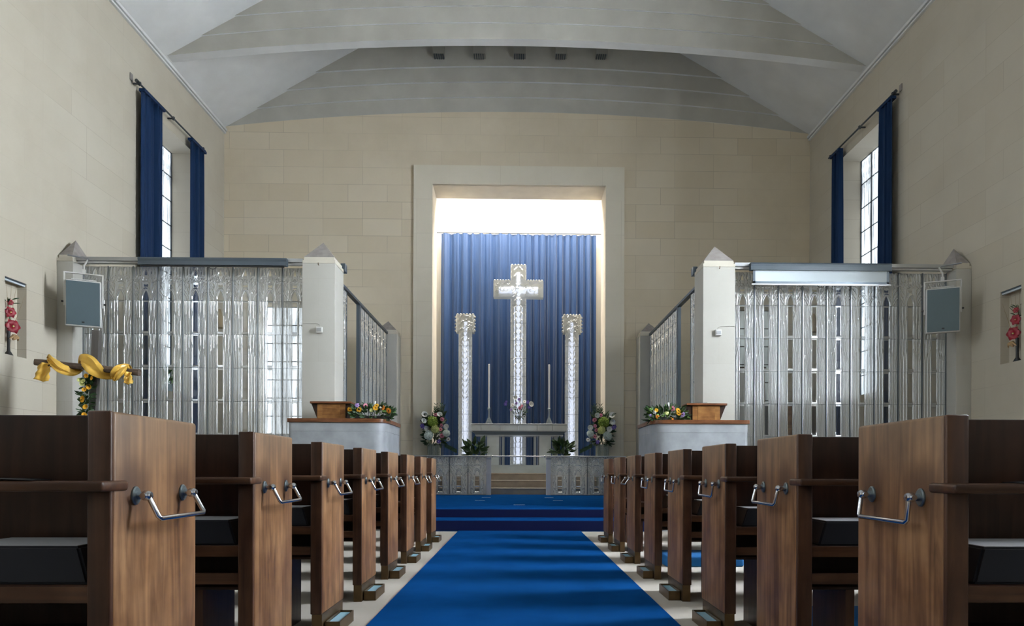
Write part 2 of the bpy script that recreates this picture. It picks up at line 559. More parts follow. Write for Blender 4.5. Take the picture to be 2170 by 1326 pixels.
wall_side(1, 'wall_right')

def arch(x, n=0.0):
    return 8.87 + 0.43 * (1 - (x / W) ** 2) + n

# end wall with the portal and, behind each glass screen, a window
PW, PZ = 2.035, 7.56
BWIN = [(-6.1, -5.02, 1.7, 4.75), (5.02, 6.1, 1.7, 4.75)]
mb = MB()
xs = sorted({-W, W, -PW, PW} | {b[0] for b in BWIN} | {b[1] for b in BWIN} | {round(-6.9 + 0.46 * k, 4) for k in range(31)})
zs = [0, 1.7, 4.75, PZ, 8.6]
for a, b in zip(xs, xs[1:]):
    m = (a + b) / 2
    for c, d in zip(zs, zs[1:]):
        if abs(m) < PW and c < PZ: continue
        if any(w[0] < m < w[1] and w[2] <= c < w[3] for w in BWIN): continue
        mb.add([(a, YW, c), (b, YW, c), (b, YW, d), (a, YW, d)], [(0, 1, 2, 3)])
        mb.add([(a, YW + .79, c), (b, YW + .79, c), (b, YW + .79, d), (a, YW + .79, d)], [(0, 1, 2, 3)])
    for Y in (YW, YW + .79):
        mb.add([(a, Y, 8.6), (b, Y, 8.6), (b, Y, arch(b)), (a, Y, arch(a))], [(0, 1, 2, 3)])
for w in BWIN:
    a, b, c, d = w
    for q in ([(a, c), (a, d)], [(b, c), (b, d)], [(a, c), (b, c)], [(a, d), (b, d)]):
        (x0, z0), (x1, z1) = q
        mb.add([(x0, YW, z0), (x1, YW, z1), (x1, YW + .5, z1), (x0, YW + .5, z0)], [(0, 1, 2, 3)])
struct('wall_back', mb, 'wall_y')
# portal reveal and its flat stone surround
mb = MB()
for s in (-1, 1):
    mb.box(s * PW, s * (PW + 0.02), YW - 0.02, YW + .80, 0.0, PZ, 0)
mb.box(-PW, PW, YW - 0.02, YW + .80, PZ, PZ + .02, 0)
struct('trim_1', mb, 'warm_stone')
mb = MB()
for s in (-1, 1):
    mb.box(s * PW, s * 2.475, YW - 0.07, YW, 0.3, 8.0)
mb.box(-PW, PW, YW - 0.07, YW, PZ, 8.0)
struct('trim_2', mb, 'pale_frame')

# floor, chancel platform and steps
mb = MB().box(-W - TH, W + TH, YB, YW + TH, -0.2, 0)
struct('floor', mb, 'floor')
def carpet_step(name, x0, x1, y0, y1, z0, z1, label):
    mb = MB()
    mb.box(x0, x1, y0, y1, z0, z1)
    o = mb.build(name, 'carpet')
    return o
S1, S2 = 9.53, 9.962
mb = MB().box(-1.86, 1.86, S1, S2, 0, 0.168, bev=0.012)
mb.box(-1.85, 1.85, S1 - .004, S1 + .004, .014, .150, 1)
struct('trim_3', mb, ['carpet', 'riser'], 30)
mb = MB().box(-1.86, 1.86, S2, 10.78, 0, 0.302, bev=0.012).box(-3.0, 3.0, 10.79, 15.7, 0, 0.302)
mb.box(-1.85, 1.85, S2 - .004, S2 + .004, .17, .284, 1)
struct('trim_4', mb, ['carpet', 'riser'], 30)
# sanctuary steps in stone
mb = MB()
STEPS = [(15.7, 0.45), (16.02, 0.625), (16.34, 0.79)]
for i, (y, z) in enumerate(STEPS):
    y1 = STEPS[i + 1][0] if i + 1 < len(STEPS) else 16.62
    w = 2.7 if i == 0 else PW
    mb.box(-w, w, y, y1, 0.0, z - 0.035)
    mb.box(-w, w, y - 0.02, y1, z - 0.035, z, bev=0.008)
struct('trim_5', mb, 'step_stone', 30)
mb = MB().box(-PW, PW, 16.62, 16.95, 0, 0.985).box(-2.32, 2.32, 16.95, 19.0, 0, 0.985)
struct('trim_6', mb, 'slab_glass')
# sanctuary chamber
mb = MB()
mb.box(-2.5, -2.3, 16.89, 19.2, 0, 9.4)
mb.box(2.3, 2.5, 16.89, 19.2, 0, 9.4)
mb.box(-2.5, 2.5, 19.0, 19.2, 0, 9.4)
mb.box(-2.5, 2.5, 16.89, 17.0, PZ + .25, 9.4)
mb.box(-2.5, 2.5, 16.8, 19.2, 9.4, 9.5)
struct('wall_sanctuary', mb, 'white_wall')
mb = MB().box(-2.1, 2.1, 17.15, 17.95, 8.75, 8.79)
struct('window_1', mb, 'skylight')

for x, y in ((-.66, 13.9), (-.72, 12.6), (.62, 13.9), (.72, 12.6), (.0, 10.9)):
    o = MB().box(-.09, .09, -.012, .012, 0, .0015).build('tape_mark', 'paper', None, None, (x, y, .3025))
    tag(o, {(-.66, 13.9): 'thin white tape mark on the blue platform, left and farther back', (-.72, 12.6): 'thin white tape mark on the blue platform, left and nearer the steps', (.62, 13.9): 'thin white tape mark on the blue platform, right and farther back', (.72, 12.6): 'thin white tape mark on the blue platform, right and nearer the steps', (.0, 10.9): 'thin white tape mark in the middle, at the edge of the top step'}[(x, y)], 'tape mark', 'tape marks on the blue platform')

# aisle carpet runner
mb = MB().box(-0.852, 0.852, YB + .5, S1, 0.001, 0.012)
tag(mb.build('carpet_runner', 'carpet'), 'long blue carpet runner down the aisle between the pews', 'carpet')

# ceiling: two pitched planes and the stepped arched diaphragms
SL = 0.565
ridge = CZ + W * SL
mb = MB()
mb.add([(-W - .05, YB, CZ - 0.03), (0, YB, ridge), (0, YW + .8, ridge), (-W - .05, YW + .8, CZ - .03)], [(0, 1, 2, 3)])
mb.add([(W + .05, YB, CZ - 0.03), (0, YB, ridge), (0, YW + .8, ridge), (W + .05, YW + .8, CZ - .03)], [(0, 1, 2, 3)])
mb.add([(-W - .7, YB, CZ + .3), (0, YB, ridge + .6), (0, YW + .8, ridge + .6), (-W - .7, YW + .8, CZ + .3)], [(0, 1, 2, 3)])
mb.add([(W + .7, YB, CZ + .3), (0, YB, ridge + .6), (0, YW + .8, ridge + .6), (W + .7, YW + .8, CZ + .3)], [(0, 1, 2, 3)])
struct('ceiling', mb, 'plaster')

def diaphragm(name, yfront, yback, nb, step, lip, back_face=True):
    """arched cross wall: soffit, then bands that corbel towards the nave"""
    mb = MB()
    n = 64
    top = lambda x: CZ + (W - abs(x)) * SL + 0.1
    X = [-W - .03 + (2 * W + .06) * i / n for i in range(n + 1)]
    def strip(za, ya, zb, yb, mi=0):
        for a, b in zip(X, X[1:]):
            mb.add([(a, ya, za(a)), (b, ya, za(b)), (b, yb, zb(b)), (a, yb, zb(a))], [(0, 1, 2, 3)], mi)
    A = lambda k: (lambda x: arch(x, k))
    if yback > yfront:
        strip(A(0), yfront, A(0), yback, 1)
    prev = 0
    for k in range(nb):
        y = yfront - lip * k
        z0 = 0 if k == 0 else step * k + 0.0
        z1 = step * (k + 1)
        strip(A(z0), y, A(z1), y)
        strip(A(z1), y, A(z1), y - lip, 1)  # lip in the lighter plaster: its lit look is put into the colour
    y = yfront - lip * nb
    strip(A(step * nb), y, top, y)
    if back_face and yback > yfront:
        strip(A(0), yback, top, yback)
    return struct(name, mb, ['plaster_shaded', 'plaster'])
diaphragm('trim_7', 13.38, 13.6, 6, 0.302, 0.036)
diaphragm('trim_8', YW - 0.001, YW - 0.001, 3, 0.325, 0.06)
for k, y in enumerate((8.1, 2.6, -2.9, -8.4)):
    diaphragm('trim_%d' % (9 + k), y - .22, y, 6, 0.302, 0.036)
# small cornice along each wall head
for s, nm in ((-1, 'trim_13'), (1, 'trim_14')):
    mb = MB()
    mb.box(s * W, s * (W - 0.07), YB, YW - .01, CZ - 0.10, CZ - 0.045)
    mb.box(s * W, s * (W - 0.045), YB, YW - .01, CZ - 0.15, CZ - 0.115)
    struct(nm, mb, 'plaster')
# rear wall closing the nave behind the camera, with its own windows
mb = MB()
mb.box(-W - TH, W + TH, YB - .2, YB, 0, CZ + 4.6)
struct('wall_rear', mb, 'wall_y')

# windows: steel frame bars over pressed glass panes lit by the day
def window(n, s, y0, y1, z0, z1, mat, depth=0.5, axis='x', xy=None):
    g, f = MB(), MB()
    if axis == 'x':
        X = s * (W + depth)
        g.box(X, X + s * 0.02, y0, y1, z0, z1)
        rib = 0.035
        nx = 4
        for i in range(nx + 1):
            y = y0 + (y1 - y0) * i / nx
            f.box(X - s * 0.03, X + s * .01, y - 0.009, y + 0.009, z0, z1)
        nz = 10
        for i in range(nz + 1):
            z = z0 + (z1 - z0) * i / nz
            f.box(X - s * 0.025, X + s * .01, y0, y1, z - 0.006, z + 0.006)
        r = MB()
        # moulded flutes of the glass, with leaf heads at the top
        for i in range(nx):
            for u in (0.15, 0.3, 0.7, 0.85):
                y = y0 + (y1 - y0) * (i + u) / nx
                r.tube([(X - s * .002, y, z0), (X - s * .002, y, z1 - .45), (X - s * .002, y + .03 * (1 if u > .5 else -1), z1 - .2), (X - s * .002, y, z1)], 0.017, 6)
            for u in (0.3, 0.7):
                y = y0 + (y1 - y0) * (i + u) / nx
                for q in (0.12, 0.33, 0.55):
                    r.lathe([(0.0, -.01), (.07, 0), (.04, .02), (0, .022)], 10, mat=tr(X, y, z1 - q) @ rot('Y', -s * PI / 2))
    else:
        Y = YW + depth
        g.box(y0, y1, Y, Y + .02, z0, z1)
        for i in range(5):
            x = y0 + (y1 - y0) * i / 4
            f.box(x - .012, x + .012, Y - .03, Y, z0, z1)
        for i in range(8):
            z = z0 + (z1 - z0) * i / 7
            f.box(y0, y1, Y - .03, Y, z - .01, z + .01)
        r = None
    o = struct('window_%d' % n, g, mat)
    fo = f.build('window_frame', 'lead', o)
    if r is not None:
        r.build('glass_moulding', 'glass', o, 40)
    return o
window(2, -1, 12.9, 14.62, 2.4, 7.55, 'pane_seen')
window(3, 1, 12.9, 14.62, 2.4, 7.55, 'pane_seen')
window(4, -1, *BWIN[0], 'pane_seen', .4, 'y')
window(5, 1, *BWIN[1], 'pane_dull', .4, 'y')
for k, (a, b) in enumerate(NAVE_Y):
    window(6 + k, -1, a, b, 2.4, 7.55, 'pane_l' if k == 0 else 'pane_b')
    window(9 + k, 1, a, b, 2.4, 7.55, 'pane_r' if k == 0 else 'pane_b')
mb = MB().box(-2.5, 2.5, YB + .02, YB + .04, 4.2, 8.2)
struct('window_12', mb, 'pane_rear')

# ------------------------------------------------------------------ curtains
def curtain_mesh(width, z0, z1, pleats, amp, seed, nu=None, nv=10, thick=0.004, gather=0.25):
    rnd = random.Random(seed)
    ph = [rnd.uniform(0, 6.28) for _ in range(4)]
    nu = nu or pleats * 10
    mb = MB()
    def fn(u, v):
        z = z0 + (z1 - z0) * v
        w = 0.5 * math.sin(2 * PI * pleats * u + 0.9 * math.sin(2 * PI * u * 1.7 + ph[0]) + ph[1]) + 0.3 * math.sin(2 * PI * pleats * .43 * u + ph[2] + .4 * v) + .2 * math.sin(2 * PI * pleats * 1.9 * u + ph[3])
        a = amp * (1 - gather * v ** 6)
        sway = 0.01 * math.sin(3 * v + ph[0] + 5 * u)
        return (width * u + sway * (1 - v), a * w, z)
    mb.grid(fn, nu, nv)
    return mb

def side_curtain(s, y0, y1, label, seed):
    mb = curtain_mesh(y1 - y0, 0.42, 7.66, max(4, int((y1 - y0) * 8)), 0.085, seed, nv=14)
    X = s * (W - 0.13)
    mb.v = [(X + p[1], y0 + p[0], p[2]) for p in mb.v]
    t = thing('curtain', label, 'curtain', (X, (y0 + y1) / 2, 0.42), 0, 'tall blue curtains at the side windows')
    mb.v = [(p[0] - X, p[1] - (y0 + y1) / 2, p[2] - .42) for p in mb.v]
    o = mb.build('drape', 'curtain', t, 60)
    so = o.modifiers.new('thick', 'SOLIDIFY'); so.thickness = 0.006
    h = MB().box(-.05, .05, -(y1 - y0) / 2, (y1 - y0) / 2, 7.20, 7.25)
    h.build('heading_tape', 'curtain', t)
    return t
side_curtain(-1, 12.35, 13.08, 'wide blue curtain at the left window, nearer the pews', 1)
side_curtain(-1, 14.16, 14.80, 'blue curtain at the left window, next to the end wall', 2)
side_curtain(1, 12.25, 12.72, 'narrow dark blue curtain at the right window, nearer the pews', 3)
side_curtain(1, 14.27, 14.68, 'thin blue curtain at the right window, next to the end wall', 4)
for s, lab in ((-1, 'dark curtain rod above the left window'), (1, 'dark curtain rod above the right window')):
    X = s * (W - 0.12)
    t = thing('curtain_rod', lab, 'curtain rod', (X, 13.55, 7.72))
    MB().tube([(0, -1.32, 0), (0, 1.3, 0)], 0.017).tube([(0, -1.36, 0), (0, -1.31, 0)], .03).build('rod', 'lead', t, 40)
    for y in (-1.25, -.05, 1.22):
        MB().box(-.02, .02, y - .02, y + .02, -.03, .03).box(0, s * .115, y - .012, y + .012, -.012, .012).build('bracket', 'lead', t)
    MB().box(s * .1, s * .115, -1.36, -1.28, .02, .14).build('wall_block', 'grey_cap', t)

# big sanctuary curtain
mb = MB()
rnd = random.Random(5)
for (xa, xb, pl, sd) in ((-2.13, 0.05, 9, 7), (-.05, 2.13, 12, 8)):
    c = curtain_mesh(xb - xa, 0.0, 6.36, pl, 0.085, sd, nv=20, gather=.3, nu=260)
    off = len(mb.v)
    mb.add([(p[0] + xa, p[1] + (.03 if sd == 8 else 0), p[2]) for p in c.v], c.f)
t = thing('sanctuary_curtain', 'huge blue pleated curtain hanging behind the glass cross', 'curtain', (0, 18.78, 0.99))
mb.build('drape', 'curtain_pale', t, 60)
MB().tube([(-2.28, 0, 6.38), (2.28, 0, 6.38)], .014).build('rod', 'lead', t, 40)

# ------------------------------------------------------------------ stone piers
def pier(x0, x1, y0, y1, ztop, ztip, label, hook=False):
    cx, cy = (x0 + x1) / 2, (y0 + y1) / 2
    t = thing('stone_pier', label, 'pillar', (cx, cy, 0), 0, 'pointed stone piers of the chancel screen')
    hx, hy = (x1 - x0) / 2, (y1 - y0) / 2
    MB().box(-hx, hx, -hy, hy, 0, ztop - .05, bev=0.006).build('shaft', 'stone', t, 30)
    MB().box(-hx - .0, hx + .0, -hy, hy, ztop - .048, ztop).box(-hx + .02, hx - .02, -hy + .02, hy - .02, ztop, ztop + .05).build('capital', 'stone_plain', t)
    b = ztop + .05
    q = .02
    mb = MB().add([(-hx + q, -hy + q, b), (hx - q, -hy + q, b), (hx - q, hy - q, b), (-hx + q, hy - q, b), (0, 0, ztip)], [(0, 1, 2, 3), (0, 1, 4), (1, 2, 4), (2, 3, 4), (3, 0, 4)])
    mb.build('pyramid_cap', 'grey_cap', t)
    if hook:
        MB().tube([(0, -hy, 3.92), (0, -hy - .03, 3.92), (0, -hy - .03, 3.95)], .006, 6).build('hook', 'bronze', t)
    return t
PI0, PI1 = 2.775, 3.265
pier(-PI1, -PI0, 10.3, 10.8, 4.0, 4.34, 'pointed stone pier in front at left, behind the left pulpit', True)
pier(PI0, PI1, 10.3, 10.8, 4.0, 4.34, 'pointed stone pier in front at right, behind the right pulpit', True)
pier(-PI1, -PI0, 15.6, 16.09, 4.0, 4.29, 'pointed stone pier against the end wall, left of the altar opening')
pier(PI0, PI1, 15.6, 16.09, 4.0, 4.29, 'pointed stone pier against the end wall, right of the altar opening')
pier(-W + .002, -6.66, 10.3, 10.8, 4.0, 4.34, 'narrow pointed stone pier on the left wall behind the loudspeaker')
pier(6.66, W - .002, 10.3, 10.8, 4.0, 4.34, 'narrow pointed stone pier on the right wall behind the loudspeaker')

# ------------------------------------------------------------------ pressed glass panels
def seg_dist(U, V, pts):
    d = np.full(U.shape, 9.0)
    for (a, b), (c, e) in zip(pts, pts[1:]):
        dx, dy = c - a, e - b
        L = dx * dx + dy * dy + 1e-12
        t = np.clip(((U - a) * dx + (V - b) * dy) / L, 0, 1)
        d = np.minimum(d, np.hypot(U - a - t * dx, V - b - t * dy))
    return d

def strokes_height(U, V, strokes):
    H = np.zeros(U.shape)
    for pts, r, h in strokes:
        d = seg_dist(U, V, pts)
        H = np.maximum(H, h * np.sqrt(np.clip(1 - (d / r) ** 2, 0, 1)))
    return H

def mirror(ss):
    return ss + [([(-x, y) for x, y in p], r, h) for p, r, h in ss]

def arc(cx, cy, r, a0, a1, n=8):
    return [(cx + r * math.cos(math.radians(a0 + (a1 - a0) * i / n)), cy + r * math.sin(math.radians(a0 + (a1 - a0) * i / n))) for i in range(n + 1)]

def lily_strokes(h, w):
    """relief of two lily heads over a pointed arch; x from -w/2..w/2, y 0..h"""
    s = []
    s.append(([(.062, 0), (.060, .05), (.045, .10), (.022, .145), (0, .172)], .013, 1.0))          # inner arch
    s.append(([(.085, 0), (.078, .07), (.055, .135), (.026, .178), (0, .200)], .010, .8))          # outer arch
    s.append(([(.095, 0), (.085, .12), (.075, .22), (.085, .30)], .022, .9))                       # stem
    s.append(([(.09, .03), (.125, .11), (.165, .17)], .013, .8))                                   # leaves
    s.append(([(.10, .0), (.135, .07), (.175, .12)], .012, .8))
    s.append(([(.085, .10), (.115, .19), (.155, .245)], .013, .8))
    s.append((arc(.09, .315, .045, 170, 370), .012, 1.0))                                          # scalloped flower rims
    s.append((arc(.15, .33, .04, 180, 350), .012, 1.0))
    s.append((arc(.03, .325, .034, 180, 350), .011, .9))
    s.append((arc(.09, .345, .05, 0, 180), .010, .8))
    s.append((arc(.09, .34, .022, 0, 360, 10), .010, .7))
    s.append(([(.06, .37), (.05, .43), (.062, .49)], .016, .9))                                    # upright petals
    s.append(([(.105, .38), (.105, .45), (.10, .50)], .018, .9))
    s.append(([(.15, .36), (.155, .43), (.145, .49)], .016, .9))
    s.append(([(.045, .39), (.028, .45), (0, .495)], .010, .8))
    return [( [(x, y * h / .515) for x, y in p], r, hh) for p, r, hh in mirror(s)]

def clear_top(U, V, h):
    V = V * .515 / h
    A = np.abs(U)
    arrow = (V < .150) & (A < .040 * (1 - np.clip((V - .03) / .12, 0, 1) ** 1.6))
    chev = (V > .172) & (V < .195) & (A < .034) & (V < .195 - A * .5) & (V > .176 - A * .0)
    tie = (V > .212) & (V < .248) & (A < .034) & (V < .240 + A * .25)
    pet = (V > .385) & (V < .475) & (A < .020 * (1 - np.clip((V - .40) / .075, 0, 1) ** 1.5))
    side = (V > .40) & (V < .44) & (np.abs(A - .083) < .004)
    return arrow | chev | tie | pet | side

def relief(mb, x0, z0, w, h, height_fn, clear_fn, nu, nv, depth, back):
    """front relief + flat back; face material 1 where the glass is clear"""
    us = np.linspace(-w / 2, w / 2, nu + 1)
    vv = np.linspace(0, h, nv + 1)
    U, V = np.meshgrid(us, vv)
    H = height_fn(U, V) * depth
    cu = (us[:-1] + us[1:]) / 2
    cv = (vv[:-1] + vv[1:]) / 2
    CU, CV = np.meshgrid(cu, cv)
    C = clear_fn(CU, CV)
    vs = [(x0 + U[j, i], -float(H[j, i]), z0 + V[j, i]) for j in range(nv + 1) for i in range(nu + 1)]
    o = len(mb.v)
    mb.v += vs
    for j in range(nv):
        for i in range(nu):
            a = j * (nu + 1) + i + o
            mb.f.append((a, a + 1, a + nu + 2, a + nu + 1))
            mb.mi.append(1 if C[j, i] else 0)

FL = [(.052, .010, 1.0), (.074, .010, .75), (.098, .011, .95), (.121, .009, .65), (.143, .011, .9), (.166, .009, .7)]
def flute_strokes(h, branch):
    s = []
    for k, (x, r, hh) in enumerate(FL):
        if branch and k in (0, 2, 4):
            # stems fork and overlap their neighbours part-way up
            nx = FL[k + 1][0]
            q = .45 + .12 * math.sin(k * 2.1 + branch)
            s.append(([(x, 0), (x, h * q), (nx, h * (q + .16)), (nx, h)], r, hh))
            s.append(([(x, h * (q + .12)), (x + .004, h * (q + .25)), (x, h)], r * .9, hh))
        else:
            s.append(([(x, 0), (x, h)], r, hh))
    return mirror(s)

def screen_panel_mesh(w=0.367, hrow=0.512, ztop=3.945, nrows=7, depth=0.014):
    mb = MB()
    lily = lily_strokes(hrow, w)
    relief(mb, 0, ztop - hrow + .003, w, hrow - .003, lambda U, V: np.maximum(strokes_height(U, V, lily), .55 * strokes_height(U, V, flute_strokes(hrow, 0))), lambda U, V: clear_top(U, V, hrow), 80, 100, .018, None)
    for r in range(1, nrows):
        z0 = ztop - hrow * (r + 1)
        st = flute_strokes(hrow, r if r <= 2 else 0)
        # plain rebate that frames the clear slot at the bottom of each glass block
        def hf(U, V, st=st):
            H = strokes_height(U, V, st)
            A = np.abs(U)
            H = np.where((V < .030) & (A < .045), .9, H)
            return H
        def cf(U, V):
            return (np.abs(U) < .0335) & (V > .034) & (V < hrow - .028)
        relief(mb, 0, z0 + .003, w, hrow - .006, hf, cf, 88, 26 if r <= 2 else 18, depth, None)
    return mb

pm = screen_panel_mesh()
# thin flat backs give the relief real thickness
pm.add([(-.1835, .012, .36), (.1835, .012, .36), (.1835, .012, 3.945), (-.1835, .012, 3.945)], [(0, 1, 2, 3)], 1)
for _r in range(1, 8):
    _z = 3.945 - .512 * _r
    pm.box(-.1835, .1835, -.004, .010, _z - .0022, _z + .0022, 2)
PANEL = pm.build('glass_panel', ['glass', 'glass_clear', 'dark_steel'], None, 180)
PANEL_USED = [False]
def place_panel(parent, x):
    if not PANEL_USED[0]:
        p = PANEL
        PANEL_USED[0] = True
    else:
        p = PANEL.copy()
        COL.objects.link(p)
    p.parent = parent; p.location = (x, 0, 0)
    return p

def glass_screen(label, loc, rz, n, pw=.377, extra_posts=(), rail=None, mull=True):
    t = thing('glass_screen', label, 'glass screen', loc, rz, 'pressed glass screens of the chancel')
    for k in range(n):
        place_panel(t, (k + .5) * pw)
    for k in range(n + 1):
        wd = .010
        MB().box(k * pw - .004, k * pw + .004, -.019, .014, .0, 3.95).build('mullion', 'dark_steel', t)
        MB().box(k * pw + .004, k * pw + .013, -.014, .002, .0, 3.95).build('edge_strip', 'steel', t)
    MB().box(0, n * pw, -.05, .05, .0, .35).build('plinth', 'stone_plain', t)
    return t
glass_screen('nine-bay pressed glass screen at left, lily heads on fluted stems', (-6.66, 10.55, 0), 0, 9)
glass_screen('nine-bay pressed glass screen at right, lily heads on fluted stems', (3.267, 10.55, 0), 0, 9)
glass_screen('long glass side screen left of the altar rail, running to the end wall', (-3.02, 12.95, 0), PI / 2, 7)
glass_screen('long glass side screen right of the altar rail, running to the end wall', (3.02, 15.589, 0), -PI / 2, 7)
glass_screen('short glass screen bay behind the front left pier', (-3.02, 10.81, 0), PI / 2, 3)
glass_screen('short glass screen bay behind the front right pier', (3.02, 11.941, 0), -PI / 2, 3)
# door posts and head rails
for s, sd in ((-1, 'left'), (1, 'right')):
    MBp = MB().box(s * 3.02 - .03, s * 3.02 + .03, 12.83, 12.94, .302, 3.96)
    tag(MBp.build('door_post', 'dark_steel'), 'dark steel post of the doorway in the %s side screen' % sd, 'post')
    h = MB().box(s * 3.02 - .04, s * 3.02 + .04, 10.81, 15.6, 3.955, 4.0)
    tag(h.build('head_rail', 'dark_steel'), 'dark steel head rail on top of the %s side screen' % sd, 'rail')
    t = thing('top_rail', 'long steel channel on top of the front %s glass screen' % sd, 'rail', (s * 4.97, 10.5, 3.955))
    MB().box(-1.69, 1.69, -.13, .06, .03, .085).build('channel', 'steel', t)
    MB().box(-1.69, 1.69, -.10, -.03, .0, .028).build('light_strip', 'white_metal', t)
    # swing arm holding the rail out towards the speaker
    MB().tube([(s * 1.5, -.12, .05), (s * 1.63, -.42, .02)], .012, 6).build('outrigger', 'steel', t)

# projector screens
def proj_screen(x0, x1, drop, label):
    cx = (x0 + x1) / 2
    hw = (x1 - x0) / 2
    t = thing('projector_screen', label, 'projection screen', (cx, 10.34, 3.965))
    prof = [(-.06, -.06), (.03, -.06), (.03, .055), (-.045, .055), (-.06, .03), (-.05, .0)]
    mb = MB()
    n = len(prof)
    vs = [(-hw, a, b) for a, b in prof] + [(hw, a, b) for a, b in prof]
    mb.add(vs, [tuple(range(n)), tuple(range(n, 2 * n))] + [(i, (i + 1) % n, n + (i + 1) % n, n + i) for i in range(n)])
    mb.build('case', 'case', t)
    if drop:
        b = -.06 - drop
        MB().box(-hw + .07, hw - .06, -.028, -.024, b, -.06).build('white_fabric', 'screen', t)
        MB().box(-hw + .04, -hw + .075, -.03, -.022, b - .03, -.06).box(hw - .065, hw - .03, -.03, -.022, b - .03, -.06).box(-hw + .04, hw - .03, -.03, -.022, b - .035, b).build('black_border', 'dark_steel', t)
        MB().box(-hw + .02, hw, -.035, -.015, b - .055, b - .036).build('bottom_bar', 'steel', t)
        zz = b - .055
    else:
        MB().box(-hw + .04, hw - .04, -.035, -.01, -.08, -.062).build('bottom_bar', 'black', t)
        zz = -.08
    MB().tube([(-.05 + .05 * (1 - math.cos(a)), -.03, zz - .035 * math.sin(a)) for a in [PI * k / 8 for k in range(9)]], .005, 6).build('pull_handle', 'black', t)
    return t
proj_screen(-5.70, -3.50, 0, 'rolled-up grey projector screen case above the left glass screen')
proj_screen(3.50, 5.66, .165, 'projector screen let down a hand above the right glass screen')

# loudspeakers
def speaker(x, s, label):
    t = thing('loudspeaker', label, 'loudspeaker', (x, 10.02, 2.92), s * .0)
    t.rotation_euler = (math.radians(2), 0, math.radians(-24 * s))
    t.scale = (.86, .86, .97)
    MB().box(-.258, .258, .0, .12, .0, .68, bev=.01).build('cabinet', 'white_metal', t, 30)
    MB().box(-.24, .24, -.012, .0, .018, .662).build('grille', 'grille', t)
    MB().box(-.02, .02, -.016, -.011, .05, .07).build('badge', 'black', t)
    f = MB()
    f.box(-.285, -.266, .05, .09, .30, .80).box(.266, .285, .05, .09, .30, .80).box(-.285, .285, .05, .09, .785, .80)
    f.box(-.18, .18, .08, .10, .70, .712)
    f.build('yoke', 'white_metal', t)
    for q in (-1, 1):
        MB().tube([(q * .262, .07, .36), (q * .32, .07, .36)], .014, 8).build('yoke_knob', 'black', t, 40)
    MB().box(-.025, .025, .07, .13, .80, .86).tube([(0, .1, .84), (0, .1, .92), (0, .46, 1.075)], .014, 8).build('hanger', 'white_metal', t)
    return t
speaker(-6.33, -1, 'grey loudspeaker in a white yoke, hanging at the left glass screen')
speaker(6.28, 1, 'grey loudspeaker in a white yoke, hanging at the right glass screen')
for s, sd in ((-1, 'left'), (1, 'right')):
    t = thing('wall_sensor', 'small white sensor box with cable on the %s front pier' % sd, 'sensor', (s * 3.0, 10.298, 2.90))
    MB().box(-.045, .045, -.05, 0, .0, .09, bev=.006).build('box', 'white_metal', t, 30)
    MB().box(-.032, .032, -.056, -.05, .02, .07).build('lens', 'steel', t)
    MB().tube([(0, -.006, .09), (0, -.006, .13), (-s * -.04, -.006, .145), (s * .25, -.006, .15)], .004, 5).build('cable', 'concrete_light', t)
    t = thing('small_spotlight', 'small dark spotlight sticking out behind the %s front pier' % sd, 'spotlight', (s * 2.80, 11.0, 4.02))
    MB().box(min(-s * .045, s * .03), max(-s * .045, s * .03), -.18, -.05, -.04, .09, bev=.008).build('housing', 'dark_steel', t, 30)
    MB().box(min(0, s * .1), max(0, s * .1), -.19, -.15, -.02, .0).build('arm', 'dark_steel', t)

